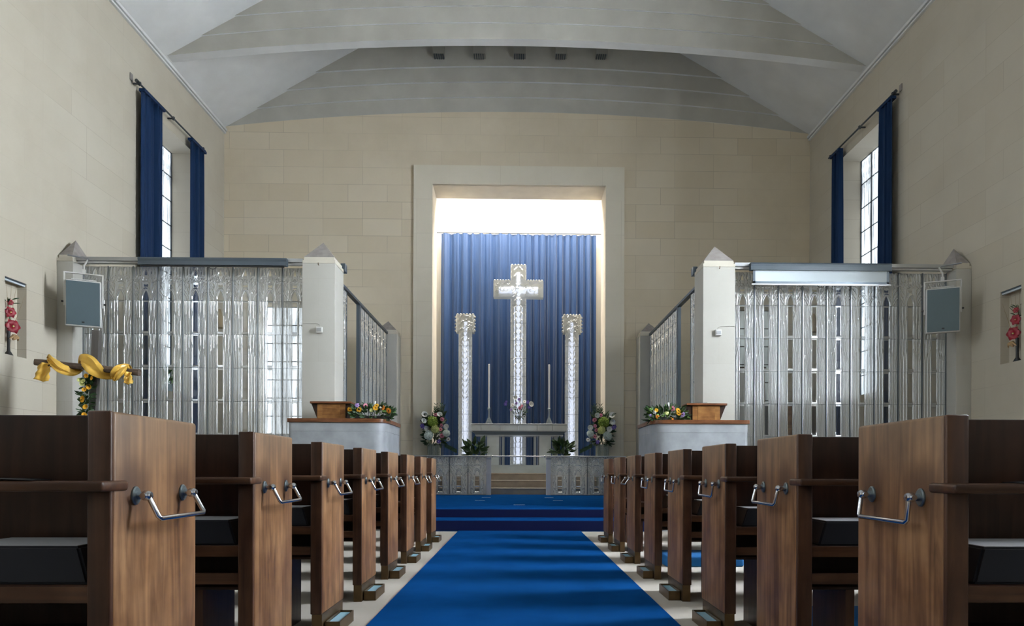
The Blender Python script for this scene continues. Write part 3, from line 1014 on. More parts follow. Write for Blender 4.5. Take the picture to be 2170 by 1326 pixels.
# ------------------------------------------------------------------ pews
ROWS = [1.70, 2.61, 3.52, 4.42, 5.32, 6.22, 7.12, 8.02]
XE = 1.037
PLEN = 4.2
def make_pew(s):
    """pew with its aisle end at x = s*XE; local origin on the floor at the aisle end's back edge"""
    t = thing('church_pew', 'oak pew', 'pew', (s * XE, ROWS[0], 0))
    X = lambda a, b: (min(s * a, s * b), max(s * a, s * b))
    x0, x1 = X(0, .058)
    e = MB().box(x0, x1, .006, .442, .109, .994, bev=.009).build('end_panel', 'wood_face', t, 30)
    MB().box(*X(.002, .060), -.004, .012, .109, .9945, bev=.005).build('edge_strip', 'wood_edge', e, 30)
    pl = MB().box(*X(.004, .056), .01, .43, 0, .109).build('metal_plinth', 'bronze', e)
    e2 = MB().box(*X(PLEN - .058, PLEN), 0, .442, 0, .994, bev=.009).build('end_panel', 'wood_face', t, 30)
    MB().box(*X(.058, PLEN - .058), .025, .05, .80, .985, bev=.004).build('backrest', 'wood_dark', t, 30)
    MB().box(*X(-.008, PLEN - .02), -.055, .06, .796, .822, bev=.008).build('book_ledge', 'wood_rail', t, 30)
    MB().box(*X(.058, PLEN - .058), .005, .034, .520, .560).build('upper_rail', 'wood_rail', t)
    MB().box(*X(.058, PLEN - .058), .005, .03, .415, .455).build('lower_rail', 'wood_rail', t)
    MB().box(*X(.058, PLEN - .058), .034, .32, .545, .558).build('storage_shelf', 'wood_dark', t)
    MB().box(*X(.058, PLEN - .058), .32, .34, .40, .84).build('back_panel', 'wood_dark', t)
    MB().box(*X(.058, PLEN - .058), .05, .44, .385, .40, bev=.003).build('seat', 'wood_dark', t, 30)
    for q in (.22, 2.1):
        MB().box(*X(q, q + .035), .06, .36, 0, .385).build('support', 'wood_edge', t)
    # umbrella bar: two flanges with bosses and a dropped chrome bar
    h = MB()
    r = .0068
    px, z = -s * .034, .782
    yb = .715
    h.tube([(0, .10, 0), (-s * .006, .098, yb + .006 - z), (-s * .006, .106, yb - z), (-s * .006, .345, yb - z), (-s * .006, .353, yb + .006 - z), (0, .35, 0)], r, 10)
    hb = h.build('umbrella_bar', 'chrome', t, 50, (px, 0, z))
    for yy in (.10, .35):
        m = tr(0, yy, z) @ rot('Y', -s * PI / 2)
        MB().lathe([(.0195, 0), (.0195, .004), (.017, .007), (.0, .008)], 20, mat=m @ Matrix.Diagonal((1.25, 1, 1, 1))).build('flange', 'flange', e, 40)
        f = MB().lathe([(.010, .006), (.010, .018), (.013, .024), (.013, .038), (.009, .043), (.0, .044)], 14, mat=m)
        f.tube([(-s * .030, yy - .010, z), (-s * .030, yy - .020, z)], .0075, 10)
        f.build('boss', 'chrome', e, 40)
    # drip tray on the floor against the end panel
    d = MB()
    ty0, ty1 = .05, .35
    a, b = -s * .001, -s * .078
    lo, hi = min(a, b), max(a, b)
    d.box(lo, hi, ty0, ty1, 0.001, .006)
    d.box(lo, hi, ty0, ty0 + .004, .001, .062).box(lo, hi, ty1 - .004, ty1, .001, .062)
    d.box(lo, lo + .004, ty0, ty1, .001, .062).box(hi - .004, hi, ty0, ty1, .001, .062)
    dt = d.build('drip_tray', 'bronze', t)
    MB().box(lo + .006, hi - .006, ty0 + .006, ty1 - .006, .045, .050).build('tray_liner', 'tray_in', dt)
    return t
PEW_NAMES = ['nearest', 'second', 'third', 'fourth', 'fifth', 'sixth', 'seventh', 'front']
PEW_LABEL = {
    -1: ['oak pew filling the lower left corner, nearest of the left-hand row',
         'oak pew on the left, second from the camera, behind the corner pew',
         'oak pew on the left, third from the camera, below the left pulpit edge',
         'oak pew on the left, fourth from the camera',
         'oak pew on the left, fifth from the camera, half hidden',
         'oak pew on the left, third from the chancel steps',
         'oak pew on the left, second from the chancel steps',
         'oak pew on the left, closest to the chancel steps'],
    1: ['oak pew filling the lower right corner, nearest of the right-hand row',
        'oak pew on the right, second from the camera, blue pad seen under it',
        'oak pew on the right, third from the camera',
        'oak pew on the right, fourth from the camera',
        'oak pew on the right, fifth from the camera, half hidden',
        'oak pew on the right, third from the chancel steps, its bar tilted out',
        'oak pew on the right, second from the chancel steps',
        'oak pew on the right, closest to the chancel steps']}
TILT = {(-1, 0): 22, (1, 5): 30, (1, 1): 8}      # bars that do not hang quite straight
for s in (-1, 1):
    proto = make_pew(s)
    for k, y in enumerate(ROWS):
        o = proto if k == 0 else copy_tree(proto)
        o.location = (s * XE, y, 0)
        if (s, k) in TILT:
            for ch in o.children:
                if ch.name.startswith('umbrella_bar'):
                    ch.rotation_euler.y = s * math.radians(TILT[(s, k)])
        tag(o, PEW_LABEL[s][k], 'pew', 'oak pews along the central aisle')
# black kneelers stored on the shelves
def kneeler_mesh():
    L, D, H = .40, .25, .095
    a, b = .035, .015
    vs = [(0, 0, 0), (L, 0, 0), (L, D, 0), (0, D, 0), (a, b, H), (L - a, b, H), (L - a, D - b, H), (a, D - b, H)]
    bm = bmesh.new()
    vv = [bm.verts.new(p) for p in vs]
    for f in [(0, 1, 2, 3), (4, 5, 6, 7), (0, 1, 5, 4), (1, 2, 6, 5), (2, 3, 7, 6), (3, 0, 4, 7)]:
        bm.faces.new([vv[i] for i in f])
    bmesh.ops.recalc_face_normals(bm, faces=bm.faces[:])
    bmesh.ops.bevel(bm, geom=bm.edges[:], offset=.006, segments=2, affect='EDGES')
    return MB().bm(bm)
kn = None
ORD = ['corner', 'second', 'third', 'fourth', 'fifth', 'sixth', 'seventh', 'front']
for s, sd in ((-1, 'left'), (1, 'right')):
    for k, y in enumerate(ROWS[:5]):
        for q, off in enumerate((.075, .60) if k < 3 else (.075,)):
            x = s * (XE + off + .01)
            x = x - .40 if s < 0 else x + .02
            lab = 'black kneeler stored in the %s %s pew, %s' % (ORD[k], sd, 'next to its aisle end' if q == 0 else 'farther from the aisle')
            if kn is None:
                kn = thing('kneeler', lab, 'kneeler', (x, y + .045, .559), 0, 'black kneelers stored in the pews')
                kneeler_mesh().build('padded_block', 'hassock', kn, 30)
                MB().box(.042, .358, .022, .228, .0945, .0965).build('top_reflection', 'vinyl_reflection', kn)  # pale sheet stands in for the reflection on the black kneeler top
                c = kn
            else:
                c = copy_tree(kn)
                c.location = (x, y + .045, .559)
            tag(c, lab, 'kneeler', 'black kneelers stored in the pews')
for x, y, L, lab in ((1.30, 3.34, .9, 'bright blue kneeling pad on the floor under the third right pew'), (1.30, 6.02, .7, 'small bright blue kneeling pad on the floor in the right-hand block, farther from the camera')):
    MBk = MB().box(0, L, 0, .46, 0, .10, bev=.02)
    o = MBk.build('kneeling_pad', 'blue_pad', None, 40, (x - .02, y, 0.001))
    tag(o, lab, 'kneeling pad', 'blue kneeling pads')
for s, lab in ((-1, 'thin service sheet lying on the ledge of the lower left corner pew'), (1, 'thin service sheet lying on the ledge of the lower right corner pew')):
    o = MB().grid(lambda u, v: ((u - .5) * .2, (v - .5) * .09, .002 + .004 * math.sin(u * 3.1)), 8, 2).build('service_sheet', 'black', None, 60, (s * 1.30, 1.70 - .008, .8225))
    o.modifiers.new('t', 'SOLIDIFY').thickness = .002
    tag(o, lab, 'sheet')

# ------------------------------------------------------------------ pulpits
def rounded_outline(pts, r, n=6):
    out = []
    m = len(pts)
    for i, p in enumerate(pts):
        rr = r[i]
        if rr <= 0:
            out.append(p)
            continue
        a, b, c = Vector(pts[i - 1]), Vector(p), Vector(pts[(i + 1) % m])
        u, v = (a - b).normalized(), (c - b).normalized()
        p0, p1 = b + u * rr, b + v * rr
        for k in range(n + 1):
            t = k / n
            out.append(tuple((1 - t) ** 2 * p0 + 2 * t * (1 - t) * b + t * t * p1))
    return out
def pulpit(s, label):
    t = thing('pulpit', label, 'pulpit', (s * 2.57, 9.95, 0))
    def outline(g):
        pts = [(s * (1.885 - g), 10.76), (s * (1.885 - g), 9.6 - g), (s * (3.24 + g), 9.6 - g), (s * (3.24 + g), 10.28), (s * 2.765, 10.28), (s * 2.765, 10.76)]
        return [(x - s * 2.57, y - 9.95) for x, y in rounded_outline(pts, [0, .24, .06, 0, 0, 0])]
    MB().prism(outline(-.003), 0, 1.395).prism(outline(0), 1.396, 1.518).build('stone_parapet', 'ambo', t, 40)
    MB().prism(outline(.02), 1.52, 1.572).build('wood_ledge', 'wood_ledge', t, 40)
    return t
pulpit(-1, 'pale stone pulpit with a wooden ledge, left of the aisle')
pulpit(1, 'pale stone pulpit with a wooden ledge, right of the aisle')
def book_desk(s, label):
    cx = s * 2.71
    t = thing('book_desk', label, 'book desk', (cx, 9.95, 1.572))
    b = MB().box(-.20, .20, -.08, .16, 0, .232)
    b.build('body', 'wood_desk', t)
    q = MB().box(-.125, .125, -.084, -.08, .005, .225)
    q.build('front_board', 'wood_desk', t)
    # sloping side cheek that carries the overhanging top
    ck = MB()
    for e in (-1, 1):
        x0, x1 = e * .20, e * .29
        vs = [(x0, -.06, .0), (x0, .14, .0), (x1, .14, .23), (x1, -.06, .23), (x0, -.06, .23), (x0, .14, .23)]
        ck.add(vs, [(0, 1, 2, 3), (0, 3, 4), (1, 2, 5), (0, 4, 5, 1), (3, 2, 5, 4)])
    ck.build('side_cheek', 'wood_dark', t)
    MB().box(-.295, .295, -.12, .20, .232, .262, bev=.004).build('top_board', 'wood_ledge', t, 30)
    return t
book_desk(-1, 'wooden book desk standing on the left pulpit')
book_desk(1, 'wooden book desk standing on the right pulpit')
o = MB().tube([(-.12, 0, .0), (-.12, 0, .012), (.08, 0, .012), (.08, 0, 0)], .003, 6).build('page_holder', 'lead', None, None, (2.66, 9.93, 1.838))
tag(o, 'thin wire page holder on the right book desk', 'page holder')

# ------------------------------------------------------------------ flowers
def dome(r, squash=.6, n=10):
    return [(r * math.cos(a), r * squash * math.sin(a)) for a in [PI / 2 * k / 5 - .3 for k in range(6)]] + [(0, r * squash)]
def blossom(kind, r, seed=0):
    """mesh facing -y, centred on the origin"""
    rnd = random.Random(seed)
    mb = MB()
    face = rot('X', PI / 2)
    if kind == 'daisy':
        for lay, (n, ln, wd, tilt) in enumerate(((16, r, r * .20, .15), (12, r * .72, r * .18, .45))):
            for k in range(n):
                a = 2 * PI * (k + .5 * lay) / n + rnd.uniform(-.08, .08)
                def pet(u, v, a=a, ln=ln, wd=wd, tilt=tilt):
                    x = r * .12 + ln * .88 * v
                    w = wd * math.sin(PI * min(1, .15 + v * .8)) * (u - .5) * 2
                    z = x * math.sin(tilt) * .5 + .1 * r * (1 - (2 * u - 1) ** 2)
                    return (x * math.cos(a) - w * math.sin(a), x * math.sin(a) + w * math.cos(a), z)
                mb.grid(pet, 2, 4, 0, face)
        mb.lathe([(r * .26, .03 * r), (r * .24, .16 * r), (r * .14, .24 * r), (0, .26 * r)], 12, 1, face)
    elif kind in ('ball', 'hydrangea'):
        bm = bmesh.new()
        bmesh.ops.create_icosphere(bm, subdivisions=3, radius=r)
        for v in bm.verts:
            d = v.co.normalized()
            k = 9 if kind == 'ball' else 13
            v.co *= 1 + (.08 if kind == 'ball' else .10) * math.sin(k * d.x + seed) * math.sin(k * d.y + 2 * seed) * math.sin(k * d.z) + rnd.uniform(-.13, .10)
            v.co *= .86
            v.co.y *= .8
        mb.bm(bm)
        if r > .05:
            # florets crowded over the head
            for q in range(90):
                zq = 1 - 2 * (q + .5) / 90
                aq = q * 2.39996
                rq = math.sqrt(1 - zq * zq)
                c = Vector((rq * math.cos(aq), rq * math.sin(aq) * .8, zq)) * r * rnd.uniform(.84, 1.02)
                b2 = bmesh.new()
                bmesh.ops.create_icosphere(b2, subdivisions=1, radius=r * rnd.uniform(.10, .16))
                mb.bm(b2, 0, Matrix.Translation(c))
    elif kind == 'cup':
        for lay, (n, rr, op) in enumerate(((7, r, .75), (6, r * .7, .45), (5, r * .45, .2))):
            for k in range(n):
                a = 2 * PI * (k + .4 * lay) / n
                def pet(u, v, a=a, rr=rr, op=op):
                    ang = (u - .5) * 1.2
                    q = rr * (.25 + op * v ** .8)
                    z = rr * (.15 + .75 * v - .35 * v * v * op)
                    return (q * math.cos(a + ang), q * math.sin(a + ang), z - r * .3)
                mb.grid(pet, 4, 4, 0, face)
    elif kind == 'bell':
        for k in range(6):
            a = 2 * PI * k / 6
            def pet(u, v, a=a):
                w = math.sin(PI * (.1 + .85 * v)) * .35 * r * (u - .5) * 2
                x = r * v
                z = .25 * r * math.sin(PI * v)
                return (x * math.cos(a) - w * math.sin(a), x * math.sin(a) + w * math.cos(a), z)
            mb.grid(pet, 3, 5, 0, face)
        mb.lathe([(r * .1, 0), (r * .1, .3 * r), (0, .35 * r)], 8, 1, face)
    return mb

def leaves(n, spread, ln, seed, up=.5, wid=.32, center=(0, 0, 0), avoid=None):
    rnd = random.Random(seed)
    mb = MB()
    for _ in range(n):
        p = Vector([center[i] + rnd.uniform(-1, 1) * spread[i] for i in range(3)])
        d = (p - Vector(center))
        d = Vector((d.x / max(spread[0], .01), d.y / max(spread[1], .01), d.z / max(spread[2], .01) * .6 + up + rnd.uniform(-.4, .5)))
        if d.length < .01: continue
        d.normalize()
        side = d.cross(Vector((rnd.uniform(-1, 1), rnd.uniform(-1, 1), rnd.uniform(-1, 1)))).normalized()
        nn = d.cross(side)
        L = ln * rnd.uniform(.6, 1.3)
        wd = L * wid
        def f(u, v):
            w = math.sin(PI * (.06 + .9 * v)) * wd * (u - .5)
            return tuple(p + d * (L * v) + side * w + nn * (.25 * L * v * v - abs(u - .5) * wd * .4))
        mb.grid(f, 2, 4)
    return mb

def add_blossom(parent, kind, mat, r, loc, seed=0, aim=None, label=None):
    mb = blossom(kind, r, seed)
    mats = [mat, 'brown_eye' if kind == 'daisy' else 'lemon_petal']
    o = mb.build('blossom', mats, parent, None if kind in ('ball', 'hydrangea') else 50, loc)
    rnd = random.Random(seed * 7 + 1)
    o.rotation_euler = aim or (rnd.uniform(-.5, .3), 0, rnd.uniform(-.6, .6))
    return o

def big_bouquet(x, flip, label):
    """tall arrangement beside the altar rail opening; x positions measured left to right"""
    t = thing('flower_arrangement', label, 'flower arrangement', (x, 15.86, .451), 0, 'two tall arrangements flanking the altar')
    v = MB()
    for k in range(12):
        a = 2 * PI * k / 12
        v.tube([(.118 * math.cos(a), .118 * math.sin(a), 0.0), (.128 * math.cos(a), .128 * math.sin(a), 1.02)], .021, 8)
    v.lathe([(.13, 0), (.13, .03), (.112, .04), (.12, 1.0), (.11, 1.0), (.10, .06), (0, .05)], 24)
    v.build('glass_vase', 'glass_vase', t, 50)
    f = leaves(260, (.20, .12, .33), .12, 31 if flip else 30, .2, .4, (0, 0, 1.34))
    f.build('foliage', 'leaf', t, 60)
    g = MB()
    rnd = random.Random(9)
    for k in range(11):
        x1 = (.10 + .035 * k % .2) * (-1 if flip else 1) * rnd.uniform(.2, 1.4)
        z1 = 1.75 + rnd.uniform(-.05, .18)
        g.tube([(0, 0, 1.0), (x1 * .5, .02, 1.4), (x1, .03, z1)], .004, 5)
        for q in range(9):
            zz = 1.42 + (z1 - 1.42) * q / 8
            xx = x1 * (.5 + .5 * q / 8)
            g.add([(xx, .02, zz), (xx + .03, .0, zz + .03), (xx + .055, .0, zz + .075), (xx + .012, .02, zz + .04)], [(0, 1, 2, 3)])
            g.add([(xx, .02, zz), (xx - .03, .0, zz + .03), (xx - .055, .0, zz + .075), (xx - .012, .02, zz + .04)], [(0, 1, 2, 3)])
    g.build('tall_greenery', 'leaf', t)
    m = -1 if flip else 1
    for k, (dx, dz, kind, mat, r) in enumerate((
        (-.20, 1.68, 'cup', 'white_petal', .075), (-.21, 1.53, 'cup', 'white_petal', .065), (-.13, 1.36, 'cup', 'white_petal', .065),
        (-.01, 1.52, 'hydrangea', 'green_petal', .125), (.05, 1.34, 'hydrangea', 'lemon_petal', .095), (-.09, 1.20, 'hydrangea', 'hydrangea', .11),
        (.15, 1.68, 'cup', 'white_petal', .065), (.31, 1.40, 'cup', 'white_petal', .065), (.31, 1.25, 'hydrangea', 'hydrangea', .085),
        (.06, 1.68, 'daisy', 'pink_petal', .05), (.21, 1.57, 'daisy', 'pink_petal', .055), (.20, 1.43, 'daisy', 'pink_petal', .045),
        (.17, 1.34, 'daisy', 'pink_petal', .05), (.21, 1.19, 'daisy', 'pink_petal', .06), (.36, 1.11, 'daisy', 'white_petal', .055),
        (-.25, 1.42, 'bell', 'purple_petal', .06), (-.21, 1.38, 'bell', 'purple_petal', .05), (.14, 1.06, 'bell', 'purple_petal', .055))):
        add_blossom(t, kind, mat, r, (m * dx, -.14 - .04 * (k % 3), dz), k + (40 if flip else 0))
    # trailing stems
    g = MB()
    for k in range(3):
        g.tube([(m * .1, -.05, 1.0), (m * .28, -.08, 1.02 - .03 * k), (m * (.45 + .05 * k), -.1, .92 - .06 * k)], .004, 5)
        for q in range(7):
            xx = .25 + .04 * q
            zz = 1.0 - .02 * q - .03 * k
            g.add([(m * xx, -.09, zz), (m * (xx + .03), -.1, zz + .025), (m * (xx + .06), -.09, zz), (m * (xx + .03), -.1, zz - .02)], [(0, 1, 2, 3)])
    g.build('trailing_stem', 'leaf', t)
    return t
big_bouquet(-1.965, False, 'tall white, green and pink flower arrangement in a glass vase left of the altar')
big_bouquet(1.955, True, 'tall white, green and pink flower arrangement in a glass vase right of the altar')

def low_arrangement(x, s, flowers, label, candle):
    t = thing('low_flower_arrangement', label, 'flower arrangement', (x, 9.78, 1.5725), 0, 'low arrangements with a candle on the pulpits')
    MB().box(-.24, .24, -.06, .06, 0, .05, bev=.01).build('tray', 'black', t, 30)
    leaves(190, (.27, .08, .08), .085, 50 + s, .25, .4, (0, 0, .09)).build('foliage', 'leaf', t, 60)
    leaves(40, (.27, .08, .07), .07, 60 + s, .3, .4, (0, -.02, .10)).build('light_foliage', 'leaf_light', t, 60)
    g = MB()
    for (a, b, c, d) in ((-.12, .12, -.17, .23), (.12, .12, .20, .21), (.28, .08, .36, .08), (-.25, .1, -.33, .14)):
        g.tube([(a, -.02, b), ((a + c) / 2, -.03, (b + d) / 2 + .01), (c, -.04, d)], [.006, .005, .002], 5)
    g.build('spike_leaf', 'leaf', t)
    MB().lathe([(.014, .05), (.014, .26), (.004, .265)], 12, mat=tr(candle, 0, 0)).build('candle', 'white_petal', t, 40)
    MB().tube([(candle, 0, .262), (candle, 0, .275)], .0015, 5).build('wick', 'black', t)
    for k, (dx, dz, kind, mat, r) in enumerate(flowers):
        add_blossom(t, kind, mat, r, (dx, -.085 - .01 * (k % 2), dz), k + 70 + s)
    return t
low_arrangement(-2.10, -1, ((-.30, .135, 'daisy', 'yellow_petal', .04), (-.17, .13, 'daisy', 'yellow_petal', .042), (.00, .125, 'ball', 'lemon_petal', .03), (.06, .155, 'daisy', 'yellow_petal', .042), (.075, .19, 'daisy', 'yellow_petal', .035),
                            (.17, .16, 'daisy', 'orange_petal', .036), (.245, .12, 'daisy', 'orange_petal', .045), (-.08, .19, 'daisy', 'pink_petal', .035), (-.20, .19, 'bell', 'lilac_petal', .035), (.13, .165, 'ball', 'white_petal', .018)),
                'low arrangement of yellow gerberas with a white candle on the left pulpit', .035)
low_arrangement(2.115, 1, ((-.02, .105, 'ball', 'lemon_petal', .035), (.14, .14, 'daisy', 'yellow_petal', .042), (.15, .10, 'daisy', 'yellow_petal', .042), (.205, .085, 'daisy', 'lilac_petal', .040), (.06, .17, 'daisy', 'pink_petal', .042),
                           (-.17, .145, 'daisy', 'yellow_petal', .032), (-.155, .055, 'daisy', 'orange_petal', .032), (.05, .02, 'daisy', 'orange_petal', .028), (-.25, .07, 'ball', 'lilac_petal', .024), (-.20, .115, 'bell', 'white_petal', .03)),
                'low arrangement of mixed gerberas and roses with a white candle on the right pulpit', .02)

# ------------------------------------------------------------------ altar rail with glass panels
def rail_panel_mesh(w=.404, h=.83, depth=.030):
    mb = MB()
    hs = .42
    st = lily_strokes(.515, w)
    st = [([(x * 1.1, y * .80) for x, y in p], r, hh) for p, r, hh in st]
    relief(mb, 0, hs, w, h - hs, lambda U, V: strokes_height(U, V, st), lambda U, V: U > 9, 56, 56, depth, None)
    leafs = mirror([([(.075, .02), (.085, .15), (.10, .30), (.09, .41)], .010, .6), ([(.13, 0), (.15, .2), (.13, .41)], .012, .6), ([(.10, .10), (.13, .16)], .008, .6), ([(.095, .25), (.12, .31)], .008, .6), ([(.0485, .05), (.0485, .40)], .006, .9)])
    leafs.append(([(-.0485, .40), (.0485, .40)], .006, .9))
    leafs.append(([(-.0485, .05), (.0485, .05)], .006, .9))
    leafs.append(([(-.05, .175), (.05, .175)], .008, .9))
    leafs.append(([(-.05, .345), (.05, .345)], .006, .9))
    relief(mb, 0, 0, w, hs - .004, lambda U, V: strokes_height(U, V, leafs), lambda U, V: (np.abs(U) < .043) & (V > .055) & (V < .395) & (np.abs(V - .175) > .012), 48, 36, depth, None)
    mb.add([(-w / 2, .012, 0), (w / 2, .012, 0), (w / 2, .012, h), (-w / 2, .012, h)], [(0, 1, 2, 3)], 1)
    return mb
RP = None
def altar_rail(s, label):
    global RP
    z0, y = .302, 15.38
    t = thing('altar_rail', label, 'altar rail', (s * .724, y, z0))
    for k in range(4):
        if RP is None:
            RP = rail_panel_mesh().build('glass_panel', ['glass_rail', 'glass_clear'], t, 60)
            p = RP
        else:
            p = RP.copy(); COL.objects.link(p); p.parent = t
        p.location = (s * (.206 + .412 * k), 0, .02)
        MB().box(s * .412 * (k + 1) - .006, s * .412 * (k + 1) + .006, -.018, .018, .0, .86).build('mullion', 'dark_steel', t)
    MB().box(min(0, s * 1.66), max(0, s * 1.66), -.03, .03, .0, .02).build('bottom_rail', 'steel', t)
    MB().box(min(0, s * 1.70), max(0, s * 1.70), -.035, .035, .855, .885, bev=.006).build('handrail', 'steel', t, 30)
    x0, x1 = min(0, -s * .106), max(0, -s * .106)
    MB().box(x0, x1, -.04, .04, .0, .80).build('post', 'post_white', t)
    MB().box(x0 - .003, x1 + .003, -.045, .045, .80, .895, bev=.006).build('post_cap', 'steel', t, 30)
    return t
altar_rail(-1, 'altar rail of pressed glass panels left of the gate gap')
altar_rail(1, 'altar rail of pressed glass panels right of the gate gap')
t = thing('gate_bar', 'thin polished bar closing the gap between the two altar rails', 'bar', (0, 15.38, 1.17))
MB().tube([(-.606, 0, 0), (.606, 0, 0)], .013, 10).build('bar', 'steel', t, 40)
for q in (-1, 1):
    MB().lathe([(0, -.02), (.02, -.012), (.024, 0), (.02, .012), (0, .02)], 12, mat=tr(q * .59, 0, 0) @ rot('Y', PI / 2)).build('end_knob', 'chrome', t, 40)

# ------------------------------------------------------------------ altar
AZ = .985
t = thing('altar', 'glass and steel altar table in front of the cross', 'altar', (.015, 17.0, AZ))
b = MB()
xs = [-1.19, -.95, -.47, -.01, .45, .83, 1.19]
for a, c in zip(xs, xs[1:]):
    b.box(a + .004, c - .004, .02, .78, .865, 1.0)
b.build('fascia', 'altar_glass', t)
MB().box(-1.2, 1.2, 0, .8, 1.0, 1.035, bev=.005).build('table_top', 'steel', t, 30)
MB().box(-1.19, 1.19, .01, .79, .845, .865).build('edge_trim', 'steel', t)
prof = [(-1.16, .84), (1.16, .84), (1.08, .755), (-1.08, .755)]
mb = MB()
mb.add([(x, .03, z) for x, z in prof] + [(x, .75, z) for x, z in prof], [(0, 1, 2, 3), (4, 5, 6, 7), (0, 4, 7, 3), (1, 5, 6, 2), (3, 2, 6, 7), (0, 1, 5, 4)])
mb.build('cove', 'dark_steel', t)
MB().box(-1.10, 1.10, .02, .76, .735, .755).build('lower_trim', 'steel', t)
for s in (-1, 1):
    MB().box(s * .50, s * .80, .06, .70, 0, .735).build('leg_panel', 'altar_glass', t)
    for q in (.42, .47, .83, .88):
        MB().box(s * q - .008, s * q + .008, .05, .08, 0, .735).build('leg_trim', 'steel', t)
    MB().box(s * .37, s * .42, .12, .70, 0, .735).build('leg_return', 'glass_rail', t)
    MB().box(s * .9, s * .97, .12, .70, 0, .735).build('leg_return', 'glass_rail', t)
for s, lab in ((-1, 'tall white candle in a glass holder, left end of the altar'), (1, 'tall white candle in a glass holder, right end of the altar')):
    t = thing('candlestick', lab, 'candlestick', (.012 + s * .757, 17.2, AZ + 1.036), 0, 'glass candlesticks on the altar')
    pr = [(.0, 0), (.10, 0)]
    for k in range(10):
        pr += [(.098 - k * .007, .008 + k * .016), (.090 - k * .007, .014 + k * .016)]
    pr += [(.025, .18), (.02, .24), (.022, .33), (.035, .39), (.045, .40), (.04, .41), (.02, .41)]
    MB().lathe(pr, 24).build('glass_holder', 'glass_vase', t, 25)
    MB().lathe([(.023, .405), (.023, 1.50), (.012, 1.51)], 16).build('candle', 'candle', t, 40)
    MB().tube([(0, 0, 1.505), (0, 0, 1.53)], .003, 5).build('wick', 'black', t)
t = thing('altar_bouquet', 'small vase of white, pink and purple flowers in the middle of the altar', 'flower arrangement', (.01, 17.2, AZ + 1.036))
MB().lathe([(.035, 0), (.04, .01), (.022, .05), (.03, .13), (.045, .20), (.04, .20), (.025, .13), (0, .05)], 20).build('glass_vase', 'glass_vase', t, 40)
g = MB()
SP = ((-.34, .50, 'bell', 'purple_petal', .05), (-.32, .56, 'bell', 'purple_petal', .035), (-.16, .47, 'daisy', 'white_petal', .055), (-.20, .36, 'bell', 'lilac_petal', .04), (-.09, .66, 'cup', 'white_petal', .055), (.0, .62, 'bell', 'lilac_petal', .045),
      (-.06, .52, 'bell', 'lilac_petal', .045), (.14, .56, 'daisy', 'white_petal', .05), (.07, .45, 'daisy', 'pink_petal', .05), (.02, .40, 'daisy', 'pink_petal', .055), (.30, .50, 'cup', 'white_petal', .07), (.22, .55, 'bell', 'purple_petal', .05), (.26, .42, 'bell', 'purple_petal', .045))
for k, (dx, dz, kind, mat, r) in enumerate(SP):
    g.tube([(0, 0, .08), (dx * .4, 0, dz * .55), (dx, -.02, dz)], .005, 5)
g.build('stem', 'leaf', t)
leaves(60, (.13, .06, .12), .08, 90, .4, .3, (.02, 0, .30)).build('foliage', 'leaf', t, 60)
for k, (dx, dz, kind, mat, r) in enumerate(SP):
    add_blossom(t, kind, mat, r, (dx, -.04, dz), k + 120)
for s, lab in ((-1, 'dark leafy plant in front of the altar, left'), (1, 'dark leafy plant in front of the altar, right')):
    t = thing('leafy_plant', lab, 'plant', (.01 + s * 1.08, 16.80, AZ), 0, 'leafy plants at the altar')
    MB().lathe([(.07, 0), (.10, .14), (.105, .15), (.09, .15), (.08, .13), (0, .13)], 18).build('pot', 'black', t, 40)
    leaves(70, (.17, .06, .15), .20, 33 + s, .35, .42, (0, -.02, .36)).build('foliage', 'leaf', t, 60)

# ------------------------------------------------------------------ glass cross and pillars, lit from inside
def shaft_relief(mb, x0, x1, z0, z1, y, depth, stems=True, rot90=False):
    w, h = x1 - x0, z1 - z0
    nu, nv = 28, max(12, int(h / .022))
    def H(U, V):
        hh = .55 * np.sqrt(np.clip(1 - (np.abs(U) / (w / 2)) ** 4, 0, 1))
        a = np.abs(U)
        ph = np.mod(V + a * .9, .17)
        leaf = np.where((a > .02) & (a < w * .32) & (ph < .035), .35, 0)
        return hh + leaf + .12 * np.sin(V * 47 + U * 31) * np.cos(U * 60)
    us = np.linspace(-w / 2, w / 2, nu + 1)
    vv = np.linspace(0, h, nv + 1)
    U, V = np.meshgrid(us, vv)
    Z = H(U, V) * depth
    o = len(mb.v)
    mb.v += [((x0 + x1) / 2 + float(U[j, i]), y - float(Z[j, i]), z0 + float(V[j, i])) for j in range(nv + 1) for i in range(nu + 1)]
    for j in range(nv):
        for i in range(nu):
            a = j * (nu + 1) + i + o
            mb.f.append((a, a + 1, a + nu + 2, a + nu + 1))
            mb.mi.append(0)
    # side walls
    mb.box(x0, x0 + .006, y, y + .22, z0, z1)
    mb.box(x1 - .006, x1, y, y + .22, z0, z1)
    mb.box(x0, x1, y + .214, y + .22, z0, z1)

def beads(mb, x0, x1, z, y, r, n):
    for k in range(n):
        x = x0 + (x1 - x0) * (k + .5) / n
        bm = bmesh.new()
        bmesh.ops.create_icosphere(bm, subdivisions=2, radius=r)
        mb.bm(bm, 0, tr(x, y, z))
CY = 18.05
t = thing('glass_cross', 'tall internally lit glass cross behind the altar', 'cross', (-.012, CY, AZ))
cb = MB()
shaft_relief(cb, -.205, .205, 0, 4.42, 0, .05)
shaft_relief(cb, -.205, .205, 4.90, 5.29, 0, .05)
cb.build('shaft', 'glass_cross', t, 50)
ab = MB()
shaft_relief(ab, -.66, .66, 4.44, 4.88, -.01, .05)
beads(ab, -.66, -.22, 4.89, .02, .032, 6)
beads(ab, .22, .66, 4.89, .02, .032, 6)
beads(ab, -.205, .205, 5.30, .02, .032, 5)
